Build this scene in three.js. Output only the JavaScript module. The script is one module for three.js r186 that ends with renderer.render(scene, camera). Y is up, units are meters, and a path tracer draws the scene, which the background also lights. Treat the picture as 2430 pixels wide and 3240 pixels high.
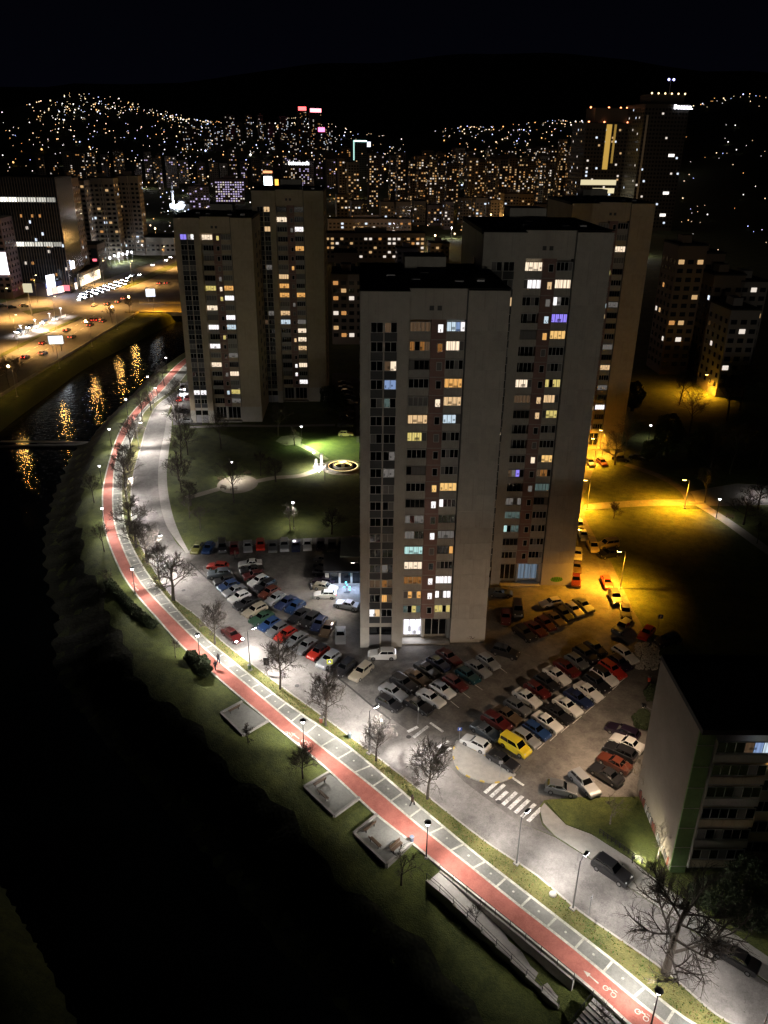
import * as THREE from 'three';
import { mergeGeometries, mergeVertices } from 'three/addons/utils/BufferGeometryUtils.js';
import { FontLoader } from 'three/addons/loaders/FontLoader.js';
import { TextGeometry } from 'three/addons/geometries/TextGeometry.js';
import { MarchingCubes } from 'three/addons/objects/MarchingCubes.js';

// ---------------------------------------------------------------- camera, sky, exposure
const scene = new THREE.Scene();
const W0 = 2430, H0 = 3240, FPX = 2530, EYE = 75, PITCH = 24.5 * Math.PI / 180, ROLL = 0.75 * Math.PI / 180;
const camera = new THREE.PerspectiveCamera(2 * Math.atan(H0 / 2 / FPX) * 180 / Math.PI, W0 / H0, 1, 12000);
camera.rotation.order = 'YXZ';
camera.position.set(0, EYE, 0);
camera.rotation.set(-PITCH, 0, ROLL);
camera.updateMatrixWorld(true);

{ // a clouded night sky over a lit city: almost black, a little blue towards the horizon
  const w = 64, h = 64, d = new Float32Array(w * h * 4);
  for (let j = 0; j < h; j++) {
    const el = Math.max(0, Math.sin((j + .5) / h * Math.PI - Math.PI / 2)), k = Math.exp(-el * 4.2);
    for (let i = 0; i < w; i++) d.set([.0006 + .00035 * k, .0006 + .0005 * k, .0010 + .0018 * k, 1], (j * w + i) * 4);
  }
  const t = new THREE.DataTexture(d, w, h, THREE.RGBAFormat, THREE.FloatType);
  t.mapping = THREE.EquirectangularReflectionMapping; t.magFilter = t.minFilter = THREE.LinearFilter; t.needsUpdate = true;
  scene.background = t; scene.environment = t;
}
const renderer = new THREE.WebGLRenderer({ antialias: true });
renderer.toneMapping = THREE.LinearToneMapping;
renderer.toneMappingExposure = 1;
renderer.shadowMap.enabled = true;

// ---------------------------------------------------------------- small tools
function rngOf(seed) { let a = seed >>> 0; return () => { a = (a + 0x6D2B79F5) | 0; let t = Math.imul(a ^ (a >>> 15), 1 | a); t = (t + Math.imul(t ^ (t >>> 7), 61 | t)) ^ t; return ((t ^ (t >>> 14)) >>> 0) / 4294967296; }; }
const V = (x, y, z) => new THREE.Vector3(x, y, z);
const lerp = (a, b, t) => a + (b - a) * t, clamp = (x, a, b) => Math.min(b, Math.max(a, x));
const smooth = (a, b, x) => { const t = clamp((x - a) / (b - a), 0, 1); return t * t * (3 - 2 * t); };
const mc = camera.matrixWorld.elements;
function P(px, py, h = 0) { // a pixel's ray met with the level h
  const x = px - W0 / 2, y = -(py - H0 / 2), z = -FPX;
  const d = V(mc[0] * x + mc[4] * y + mc[8] * z, mc[1] * x + mc[5] * y + mc[9] * z, mc[2] * x + mc[6] * y + mc[10] * z);
  return d.multiplyScalar((h - EYE) / d.y).add(camera.position);
}
function riseTo(base, py, px) { // height at which the pixel row py is met above a ground point
  const a = P(px, py, EYE - 1).sub(camera.position), dist = Math.hypot(base.x, base.z);
  return EYE + a.y * dist / Math.hypot(a.x, a.z);
}
function riseAt(base, px, py) { const x = px - W0 / 2, y = -(py - H0 / 2), z = -FPX; const d = V(mc[0] * x + mc[4] * y + mc[8] * z, mc[1] * x + mc[5] * y + mc[9] * z, mc[2] * x + mc[6] * y + mc[10] * z); return EYE + d.y * Math.hypot(base.x, base.z) / Math.hypot(d.x, d.z); }
const depthOf = (p) => { const v = p.clone().sub(camera.position); return -(v.x * mc[8] + v.y * mc[9] + v.z * mc[10]); };
const taken = {};
const numbered = (n) => { taken[n] = (taken[n] || 0) + 1; return taken[n] === 1 ? n : n + '_' + String(taken[n] - 1).padStart(3, '0'); };
function meta(o, label, category, group, kind) { o.userData = {}; if (label) o.userData.label = label; if (category) o.userData.category = category; if (group) o.userData.group = group; if (kind) o.userData.kind = kind; return o; }
function thing(name, label, category, p = [0, 0, 0], turn = 0, group) {
  const g = new THREE.Group(); g.name = numbered(name); g.position.set(...(p.isVector3 ? p.toArray() : p)); g.rotation.y = turn; scene.add(g);
  return meta(g, label, category, group);
}
function flat(g) { let o = g.index ? g.toNonIndexed() : g; for (const k of Object.keys(o.attributes)) if (!['position', 'normal', 'uv'].includes(k)) o.deleteAttribute(k); if (!o.attributes.uv) o.setAttribute('uv', new THREE.BufferAttribute(new Float32Array(o.attributes.position.count * 2), 2)); if (!o.attributes.normal) o.computeVertexNormals(); return o; }
const merge = (list) => list.length === 1 ? list[0] : mergeGeometries(list.map(flat), false);
function metreUV(g) { // box-mapped texture coordinates in metres, so that grain keeps its size
  if (g.userData.metre) return g; g.userData.metre = true; const p = g.attributes.position, n = g.attributes.normal, uv = new Float32Array(p.count * 2), o = g.userData.shift || 0;
  for (let i = 0; i < p.count; i++) { const ax = Math.abs(n.getX(i)), ay = Math.abs(n.getY(i)), az = Math.abs(n.getZ(i)), x = p.getX(i), y = p.getY(i), z = p.getZ(i); const q = ay >= ax && ay >= az ? [x, z] : ax >= az ? [z, y] : [x, y]; uv[i * 2] = q[0] + o; uv[i * 2 + 1] = q[1] + o * .37; }
  g.setAttribute('uv', new THREE.BufferAttribute(uv, 2)); return g;
}
function mesh(name, geos, mat, parent = scene) {
  let geo = Array.isArray(geos) ? merge(geos) : geos; if (mat.userData.metres) geo = metreUV(geo);
  const m = new THREE.Mesh(geo, mat); m.castShadow = m.receiveShadow = true;
  m.name = parent === scene ? numbered(name) : name; parent.add(m); return m;
}
const box = (x0, x1, y0, y1, z0, z1) => new THREE.BoxGeometry(x1 - x0, y1 - y0, z1 - z0).translate((x0 + x1) / 2, (y0 + y1) / 2, (z0 + z1) / 2);
function bar(a, b, r, r2 = r, n = 6) { const d = b.clone().sub(a), l = d.length(); return new THREE.CylinderGeometry(r2, r, l, n, 1).translate(0, l / 2, 0).applyQuaternion(new THREE.Quaternion().setFromUnitVectors(V(0, 1, 0), d.normalize())).translate(a.x, a.y, a.z); }
const cylY = (r, r2, y0, y1, x = 0, z = 0, n = 10) => new THREE.CylinderGeometry(r2, r, y1 - y0, n).translate(x, (y0 + y1) / 2, z);
function structure(name, geo, mat) { const m = mesh(name, geo, mat); m.userData = { kind: 'structure' }; return m; }

// ---------------------------------------------------------------- textures: grain, patches, wear
function field(n, seed, cells) { // tileable value noise, summed over the given cell counts
  const out = new Float32Array(n * n);
  for (const [c, amp] of cells) {
    const r = rngOf(seed + c * 7), g = Float32Array.from({ length: c * c }, r);
    for (let j = 0; j < n; j++) { const v = j / n * c, j0 = v | 0, fv = (v - j0) ** 2 * (3 - 2 * (v - j0)); for (let i = 0; i < n; i++) { const u = i / n * c, i0 = u | 0, fu = (u - i0) ** 2 * (3 - 2 * (u - i0)); const q = (a, b) => g[(b % c) * c + a % c]; out[j * n + i] += amp * (lerp(lerp(q(i0, j0), q(i0 + 1, j0), fu), lerp(q(i0, j0 + 1), q(i0 + 1, j0 + 1), fu), fv) - .5); } }
  }
  return out;
}
function tex(n, fn, metres, srgb = true) {
  const d = new Uint8Array(n * n * 4);
  for (let k = 0; k < n * n; k++) { const c = fn(k % n, (k / n) | 0, k); for (let q = 0; q < 3; q++) { const v = clamp(c[q], 0, 1); d[k * 4 + q] = Math.round(255 * (srgb ? (v <= .0031308 ? v * 12.92 : 1.055 * v ** (1 / 2.4) - .055) : v)); } d[k * 4 + 3] = 255; }
  const t = new THREE.DataTexture(d, n, n); t.wrapS = t.wrapT = THREE.RepeatWrapping; t.magFilter = THREE.LinearFilter; t.minFilter = THREE.LinearMipmapLinearFilter; t.generateMipmaps = true;
  if (srgb) t.colorSpace = THREE.SRGBColorSpace; t.repeat.set(1 / metres, 1 / metres); t.needsUpdate = true; return t;
}
function mottled(rgb, rgb2, seed, metres, n = 512, cells = [[5, .5], [17, .35], [61, .3], [203, .35]], bumpM = 0, extra) {
  const f = field(n, seed, cells), mat = { roughness: .95 };
  mat.map = tex(n, (i, j, k) => { const t = clamp(.5 + f[k], 0, 1), e = extra ? extra(i / n, j / n, f[k]) : 1; return [0, 1, 2].map((q) => lerp(rgb[q], rgb2[q], t) * e); }, metres);
  if (bumpM) { const b = field(n, seed + 5, [[n / 4, .6], [n / 8, .3], [40, .2]]); mat.bumpMap = tex(n, (i, j, k) => { const v = .5 + b[k]; return [v, v, v]; }, metres, false); mat.bumpScale = bumpM; }
  const out = new THREE.MeshStandardMaterial(mat); out.userData.metres = true; return out;
}
const plain = (r, g, b, roughness = .85, metalness = 0) => new THREE.MeshStandardMaterial({ color: new THREE.Color().setRGB(r, g, b), roughness, metalness });
const glow = (r, g, b, k, map) => { const m = new THREE.MeshStandardMaterial({ color: 0x050505, emissive: new THREE.Color().setRGB(r, g, b), emissiveIntensity: k, roughness: .6 }); if (map) m.emissiveMap = map; return m; };
const streaks = (u, v, f) => { const a = u * 6.2832, t = Math.sin(a * 5 + f * 2) * Math.sin(a * 13 + 1) + .6 * Math.sin(a * 29 + 2) * Math.sin(a * 7); return t > .5 ? 1 - .16 * clamp((t - .5) * 2, 0, 1) * (.55 + .45 * Math.sin(v * 6.2832 + a)) : 1; }; // rain-washed dirt
const M = {
  asphalt: mottled([.1, .093, .086], [.25, .235, .218], 11, 26, 1024, [[3, .6], [7, .5], [19, .4], [61, .3], [190, .25], [400, .35]], .008, (u, v, f) => { const c = Math.abs(((u * 3 + .35 * Math.sin(v * 19 + f * 4) + v * 1.3) % 1) - .5); return c < .008 ? .55 : 1; }),
  lot: mottled([.075, .07, .064], [.2, .186, .168], 12, 22, 1024, [[4, .6], [9, .55], [27, .4], [90, .3], [400, .35]], .008, (u, v, f) => { const c = Math.abs(((v * 4 + .3 * Math.sin(u * 25 + f * 5)) % 1) - .5); return c < .007 ? .6 : 1; }),
  boulevard: mottled([.13, .12, .11], [.2, .19, .18], 13, 40, 512),
  red: mottled([.29, .092, .068], [.49, .165, .125], 14, 13, 512, [[3, .5], [8, .5], [23, .4], [90, .3], [200, .4]], .003),
  walk: mottled([.125, .127, .113], [.25, .25, .224], 15, 14, 512, [[3, .6], [11, .5], [60, .3], [220, .4]], .003),
  line: mottled([.32, .315, .26], [.68, .67, .58], 16, 6, 256, [[5, .6], [23, .5], [90, .6]]),
  paint: mottled([.3, .3, .29], [.8, .8, .78], 17, 3, 256, [[4, .7], [21, .8], [80, .5]]),
  yellowPaint: mottled([.35, .25, .06], [.62, .45, .1], 18, 3, 256, [[5, .5], [30, .5]]),
  grass: mottled([.026, .038, .006], [.115, .135, .027], 19, 17, 1024, [[5, .5], [16, .4], [57, .3], [190, .4], [420, .5]], .05),
  verge: mottled([.045, .066, .012], [.19, .17, .055], 20, 13, 512, [[3, .6], [11, .5], [47, .3], [190, .5]], .05),
  field: mottled([.012, .015, .005], [.05, .052, .018], 21, 31, 512, [[4, .6], [23, .5], [120, .5]], .05),
  sand: mottled([.26, .23, .16], [.4, .36, .27], 22, 7, 256),
  concrete: mottled([.24, .23, .21], [.4, .38, .34], 23, 6, 512, [[3, .5], [13, .4], [70, .3], [200, .3]], .004),
  wallA: mottled([.34, .322, .283], [.47, .448, .398], 24, 9, 512, [[3, .5], [13, .4], [70, .3], [220, .4]], .004, streaks),
  wallBase: mottled([.38, .36, .315], [.47, .45, .4], 25, 6, 256),
  wallBrown: mottled([.36, .3, .215], [.49, .415, .31], 26, 9, 512, [[3, .5], [13, .4], [70, .3], [220, .4]], .004, streaks),
  pink: mottled([.22, .135, .12], [.29, .18, .155], 27, 5, 256),
  panel: mottled([.3, .29, .27], [.4, .385, .36], 28, 3, 256),
  spandrel: plain(.035, .037, .04, .6), roof: mottled([.012, .012, .013], [.03, .029, .028], 29, 8, 256),
  frame: plain(.45, .45, .43, .6), frameDark: plain(.12, .11, .1, .6), slab: plain(.28, .27, .25),
  glass: new THREE.MeshPhysicalMaterial({ color: 0x0b0d10, roughness: .08, metalness: 0, specularIntensity: 1 }),
  curtain: plain(.16, .155, .15, .8), metal: plain(.3, .3, .31, .45, .7), black: plain(.012, .012, .014, .5), wood: plain(.09, .055, .03, .7),
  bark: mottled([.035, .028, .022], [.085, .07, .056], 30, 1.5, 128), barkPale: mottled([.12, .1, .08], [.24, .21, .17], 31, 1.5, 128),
  leaf: mottled([.022, .034, .012], [.042, .058, .022], 33, 1, 64, [[9, .6], [30, .5]]),
  water: new THREE.MeshPhysicalMaterial({ color: new THREE.Color().setRGB(.006, .008, .008), roughness: .04, specularIntensity: 1, ior: 1.33 }),
};
{ const n = 512, f = field(n, 77, [[23, .6], [61, .5], [140, .3]]); M.water.bumpMap = tex(n, (i, j, k) => { const v = .5 + f[k] * .7; return [v, v, v]; }, 24, false); M.water.bumpScale = .07; }
// cloth behind lit panes: folds, gaps, lamps' shades; printed once, shared by all lit windows
const cloths = [0, 1, 2, 3].map((s) => { const r = rngOf(900 + s), n = 64, col = Float32Array.from({ length: n }, (_, i) => .72 + .28 * Math.sin(i * (0.5 + s * .22) + s) * (.4 + .6 * r())); const dark = [0, 1, 2].map(() => [r() * n, r() * 20, 4 + r() * 12, 6 + r() * 18]); return tex(n, (i, j) => { let v = col[i]; if (s) for (const [x, y, w, h] of dark) if (Math.abs(i - x) < w / 2 && j > y && j < y + h) v *= .35; return [v, v, v]; }, 1); });
const LIT = {};
function lit(kind, s) {
  const key = kind + s; if (LIT[key]) return LIT[key];
  const c = { warm: [1, .66, .34, 1.05], bright: [1, .8, .58, 1.5], orange: [1, .5, .14, 1.1], orangeHot: [1, .6, .2, 1.3], dim: [.6, .55, .5, .28], brown: [.5, .3, .16, .2], cool: [.72, .88, 1, 1.1], cyan: [.62, 1, .95, 1], white: [1, .95, .95, 1.7], blue: [.38, .55, .95, .75], teal: [.4, .6, .55, .22], violet: [.32, .25, 1, 1.3], yellow: [1, .8, .25, .9], orangeDim: [1, .42, .1, .3] }[kind];
  return LIT[key] = glow(c[0], c[1], c[2], c[3], cloths[s]);
}

// ---------------------------------------------------------------- ground plan: edges read along the path and the road
const XZ = (list, h = 0) => list.map(([x, y]) => P(x, y, h));
const spline = (pts, n) => new THREE.CatmullRomCurve3(pts, false, 'centripetal').getSpacedPoints(n);
const tail = (d) => [V(33.5, 0, -38.4).add(d), V(46, 0, -24.5).add(d), V(64, 0, -4.5).add(d)];
const head = (d) => [V(-62, 0, -395).add(d), V(-69, 0, -345).add(d), V(-75, 0, -300).add(d)];
const NS = 220;
const redL = spline([...head(V(-3, 0, 0)), ...XZ([[492, 1227], [422, 1301], [388, 1348], [363, 1403], [338, 1487], [325, 1550], [324, 1601], [327, 1652], [338, 1702], [371, 1787], [401, 1842], [456, 1913], [498, 1960], [564, 2035], [670, 2131], [766, 2213], [882, 2310], [1027, 2430], [1189, 2580], [1286, 2657], [1382, 2736], [1700, 2992], [1885, 3146], [1986, 3240]]), ...tail(V(0, 0, 0))], NS);
const redR = spline([...head(V(0, 0, 0)), V(-74.8, 0, -262), ...XZ([[439, 1314], [405, 1369], [380, 1420], [363, 1479], [358, 1538], [357, 1597], [363, 1656], [378, 1706], [414, 1791], [447, 1846], [506, 1913], [593, 2001], [680, 2083], [800, 2184], [979, 2334], [1199, 2507], [1324, 2613], [1474, 2732], [1638, 2864], [1823, 3009], [2030, 3181]]), ...tail(V(2.2, 0, -2))], NS);
const walkR = spline([...head(V(3.4, 0, 0)), V(-71.6, 0, -262), ...XZ([[464, 1297], [439, 1344], [416, 1398], [392, 1470], [386, 1529], [386, 1580], [392, 1643], [405, 1698], [439, 1770], [477, 1829], [549, 1917], [625, 1998], [737, 2093], [882, 2209], [1107, 2367], [1319, 2546], [1503, 2700], [1700, 2854], [1955, 3053], [2184, 3234]]), ...tail(V(5.7, 0, -4.6))], NS);
const roadL = spline([...head(V(6.4, 0, 0)), V(-69.5, 0, -262), ...XZ([[498, 1284], [464, 1352], [445, 1420], [426, 1487], [416, 1550], [416, 1605], [422, 1664], [473, 1778], [549, 1892], [625, 1951], [709, 2035], [786, 2093], [906, 2184], [1027, 2271], [1276, 2459], [1541, 2666], [1700, 2771], [1823, 2875], [2109, 3075], [2316, 3240]]), ...tail(V(10, 0, -8.4))], NS);

const bankLine = redL.map((p) => [p.x, p.z]);
function bankDistance(x, z) { // metres from the path's river edge; positive towards the river
  let best = 1e9, sgn = 1;
  for (let i = 0; i < bankLine.length - 1; i++) {
    const [ax, az] = bankLine[i], [bx, bz] = bankLine[i + 1], dx = bx - ax, dz = bz - az, t = clamp(((x - ax) * dx + (z - az) * dz) / (dx * dx + dz * dz), 0, 1);
    const ex = x - ax - dx * t, ez = z - az - dz * t, q = ex * ex + ez * ez;
    if (q < best) { best = q; sgn = dx * ez - dz * ex > 0 ? 1 : -1; }
  }
  return Math.sqrt(best) * sgn;
}
const hillTop = (a) => { const t = [[-2, .03], [-.437, .026], [-.33, .044], [-.2, .03], [-.1, .028], [0, .01], [.1, .02], [.2, .033], [.3, .044], [.42, .058], [2, .08]]; for (let i = 1; i < t.length; i++) if (a <= t[i][0]) return lerp(t[i - 1][1], t[i][1], smooth(0, 1, (a - t[i - 1][0]) / (t[i][0] - t[i - 1][0]))); return .08; };
function terrain(x, z) {
  const d = Math.hypot(x, z), a = x / Math.max(50, -z), near = smooth(2600, 1200, d);
  let h = 0;
  if (d < 620 && z > -520) { // the river's cut
    const s = bankDistance(x, z), fl = smooth(-128, -108, z);
    if (s > 2) h = s < 22 ? -4.6 * smooth(lerp(2.6, 7, fl), lerp(11.5, 17, fl), s) - 1.6 * smooth(lerp(11, 17, fl), 21, s) : -6.2 * smooth(42, 35.5, s);
    if (z > -70 && s > -.2) h = Math.min(h, -(.5 + 2.4 * clamp((z + 67) / 17, 0, 1)) * smooth(-.2, 1.4, s) * lerp(1, .55, smooth(2.6, 4.6, s)) * smooth(-70, -66, z));
  }
  const start = 1150 - 350 * smooth(.25, .45, a) - 150 * smooth(-.3, -.45, a);
  const top = 3900 * hillTop(a) + 70, k = smooth(start, 4000, d);
  h += (1 - near * 0) * k * Math.max(20, top) * (1 + .12 * Math.sin(x * .004 + 1) * Math.sin(z * .0031)) + smooth(4200, 7500, d) * 620 * (.7 + .3 * Math.sin(a * 7 + 1));
  return h;
}
{
  const axis = (a, b, fine, step, far) => { const o = []; let s = step; for (let v = a; v > -far; v -= s, s *= 1.16) o.unshift(v); o.pop(); for (let v = a; v <= b; v += fine) o.push(v); s = step; for (let v = b + s; v < far; v += s, s *= 1.16) o.push(v); return o; };
  const xs = axis(-150, 120, 2.2, 6, 7000), zs = axis(-440, 20, 2.2, 6, 8000).filter((z) => z < 400);
  const pos = [], uv = [], idx = [];
  for (const z of zs) for (const x of xs) { pos.push(x, terrain(x, z) - .02, z); uv.push(x, z); }
  const n = xs.length;
  for (let j = 0; j < zs.length - 1; j++) for (let i = 0; i < n - 1; i++) { const a = j * n + i; idx.push(a, a + n, a + 1, a + 1, a + n, a + n + 1); }
  const g = new THREE.BufferGeometry(); g.setAttribute('position', new THREE.Float32BufferAttribute(pos, 3)); g.setAttribute('uv', new THREE.Float32BufferAttribute(uv, 2)); g.setIndex(idx); g.computeVertexNormals();
  structure('ground', g, M.grass);
}
function sheet(name, pts, y, mat, raise = 0) { // a level surface over a world polygon; raise gives it a kerb's thickness
  const s = new THREE.Shape(pts.map((p) => new THREE.Vector2(p.x, -p.z)));
  const g = raise ? new THREE.ExtrudeGeometry(s, { depth: raise, bevelEnabled: false }) : new THREE.ShapeGeometry(s);
  g.rotateX(-Math.PI / 2).translate(0, y, 0);
  return structure(name, g, mat);
}
function ribbonGeo(L, R, y, skirt = 0, i0 = 0, i1 = 1e9) {
  const pos = [], uv = [], idx = []; i1 = Math.min(i1, L.length - 1);
  for (let i = i0; i <= i1; i++) { const l = L[i], r = R[i]; for (const p of skirt ? [[l, y - skirt], [l, y], [r, y], [r, y - skirt]] : [[l, y], [r, y]]) { pos.push(p[0].x, p[1], p[0].z); uv.push(p[0].x + (p[1] - y), p[0].z); } }
  const c = skirt ? 4 : 2;
  for (let i = 0; i < i1 - i0; i++) for (let k = 0; k < c - 1; k++) { const a = i * c + k, b = a + c; idx.push(a, b, a + 1, b, b + 1, a + 1); }
  const g = new THREE.BufferGeometry(); g.setAttribute('position', new THREE.Float32BufferAttribute(pos, 3)); g.setAttribute('uv', new THREE.Float32BufferAttribute(uv, 2)); g.setIndex(idx);
  const f = g.toNonIndexed(); f.computeVertexNormals(); return f;
}
const between = (A, B, t) => A.map((p, i) => p.clone().lerp(B[i], t));
const offsetLine = (A, d) => A.map((p, i) => { const q = A[Math.min(i + 1, A.length - 1)].clone().sub(A[Math.max(i - 1, 0)]); return p.clone().add(V(-q.z, 0, q.x).normalize().multiplyScalar(d)); });
// pair up points by nearest cross-section so that strips stay square across
const across = (A, B) => A.map((p) => { let b = B[0], m = 1e9; for (const q of B) { const e = q.distanceToSquared(p); if (e < m) { m = e; b = q; } } return b; });
const redRs = across(redL, spline(redR, 900)), walkRs = across(redL, spline(walkR, 900)), roadLs = across(redL, spline(roadL, 900));
{
  const tn = offsetLine(redL, 0);
  const wl = (A, B, w) => A.map((p, i) => p.clone().add(B[i].clone().sub(p).setLength(w)));
  structure('cycle_path', ribbonGeo(wl(redL, redRs, .18), wl(redRs, redL, .14), .14, .3), M.red);
  structure('walkway', ribbonGeo(wl(redRs, walkRs, .14), wl(walkRs, redRs, .2), .14, .3), M.walk);
  structure('path_edge_line', ribbonGeo(wl(redL, redRs, -.08), wl(redL, redRs, .22), .15, .35), M.line);
  structure('path_centre_line', ribbonGeo(wl(redRs, redL, .15), wl(redRs, walkRs, .15), .146, .2), M.line);
  structure('walkway_kerb', ribbonGeo(wl(walkRs, redRs, .22), wl(walkRs, roadLs, .1), .16, .3), M.line);
  structure('grass_verge', ribbonGeo(wl(walkRs, roadLs, .1), wl(roadLs, walkRs, .16), .145, .3), M.verge);
  structure('road_kerb', ribbonGeo(wl(roadLs, walkRs, .18), wl(roadLs, walkRs, -.06), .15, .3), M.concrete);
  // pale joints across the walkway, every slab a few metres long, with a small inlaid stud in each slab
  const bars = [], studs = []; let run = 0, next = 0;
  for (let i = 1; i < redL.length; i++) {
    const seg = redRs[i].distanceTo(redRs[i - 1]); if (seg < .01) continue;
    while (next < run + seg) {
      const t = (next - run) / seg, a = redRs[i - 1].clone().lerp(redRs[i], t), b = walkRs[i - 1].clone().lerp(walkRs[i], t), d = redRs[i].clone().sub(redRs[i - 1]).normalize();
      if (a.z > -235) { const q = [a.clone().addScaledVector(d, -.13), b.clone().addScaledVector(d, -.13), a.clone().addScaledVector(d, .13), b.clone().addScaledVector(d, .13)]; bars.push(ribbonGeo([q[0], q[2]], [q[1], q[3]], .144)); const m = a.clone().lerp(b, .5).addScaledVector(d, 1.7); studs.push(cylY(.14, .14, .14, .152, m.x, m.z, 8)); }
      next += 3.45;
    }
    run += seg;
  }
  bars.forEach((g) => { const m = mesh('slab_joint', g, M.line, scene.getObjectByName('walkway')); });
  studs.forEach((g) => mesh('stud', g, M.line, scene.getObjectByName('walkway')));
}
// river, weir
{
  const wa = spline(offsetLine(redL, 8.4), NS), wb = spline(offsetLine(redL, 39), NS);
  const wl = NS, iw = redL.findIndex((p) => p.z > -221);
  structure('river_water', ribbonGeo(offsetLine(redL, 38.5), offsetLine(redL, 7.5), -4, 0, 0, iw), M.water);
  structure('lower_river_water', ribbonGeo(offsetLine(redL, 38.5), offsetLine(redL, 8.5), -4.7, 0, iw, NS), M.water);
  const a = P(20, 1397, -4), b = P(306, 1394, -4);
  const t = thing('weir', 'low concrete weir sill across the dark river', 'weir', [(a.x + b.x) / 2, -6, a.z], 0);
  mesh('sill', box(-14.5, 13, 0, 2.1, -.6, .4), M.concrete, t); mesh('apron', box(-14.5, 13, 0, .9, .4, 2.6), M.concrete, t);
}
{ // rough scrub on the lower bank, down to the water's edge
  const pos = [], uv = [], idx = [], K = 9, n0 = 46; for (let i = n0; i <= NS; i++) { const a = redL[i], q = redL[Math.min(i + 1, NS)].clone().sub(redL[Math.max(i - 1, 0)]), d = V(-q.z, 0, q.x).normalize(), fl = smooth(-128, -108, a.z), s0 = lerp(5.2, 8.6, fl) + .7 * Math.sin(i * .55) + .5 * Math.sin(i * 1.7); for (let k = 0; k <= K; k++) { const sd = lerp(s0, 27, (k / K) ** 1.4), p = a.clone().addScaledVector(d, sd); pos.push(p.x, terrain(p.x, p.z) + .07 + .1 * Math.sin(i * 2.1 + k * 1.3) * (k > 0 ? 1 : 0), p.z); uv.push(p.x, p.z); } }
  for (let i = 0; i < NS - n0; i++) for (let k = 0; k < K; k++) { const a = i * (K + 1) + k, b = a + K + 1; idx.push(a, a + 1, b, b, a + 1, b + 1); }
  const g = new THREE.BufferGeometry(); g.setAttribute('position', new THREE.Float32BufferAttribute(pos, 3)); g.setAttribute('uv', new THREE.Float32BufferAttribute(uv, 2)); g.setIndex(idx); g.computeVertexNormals(); structure('river_bank', g, M.field);
}
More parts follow.
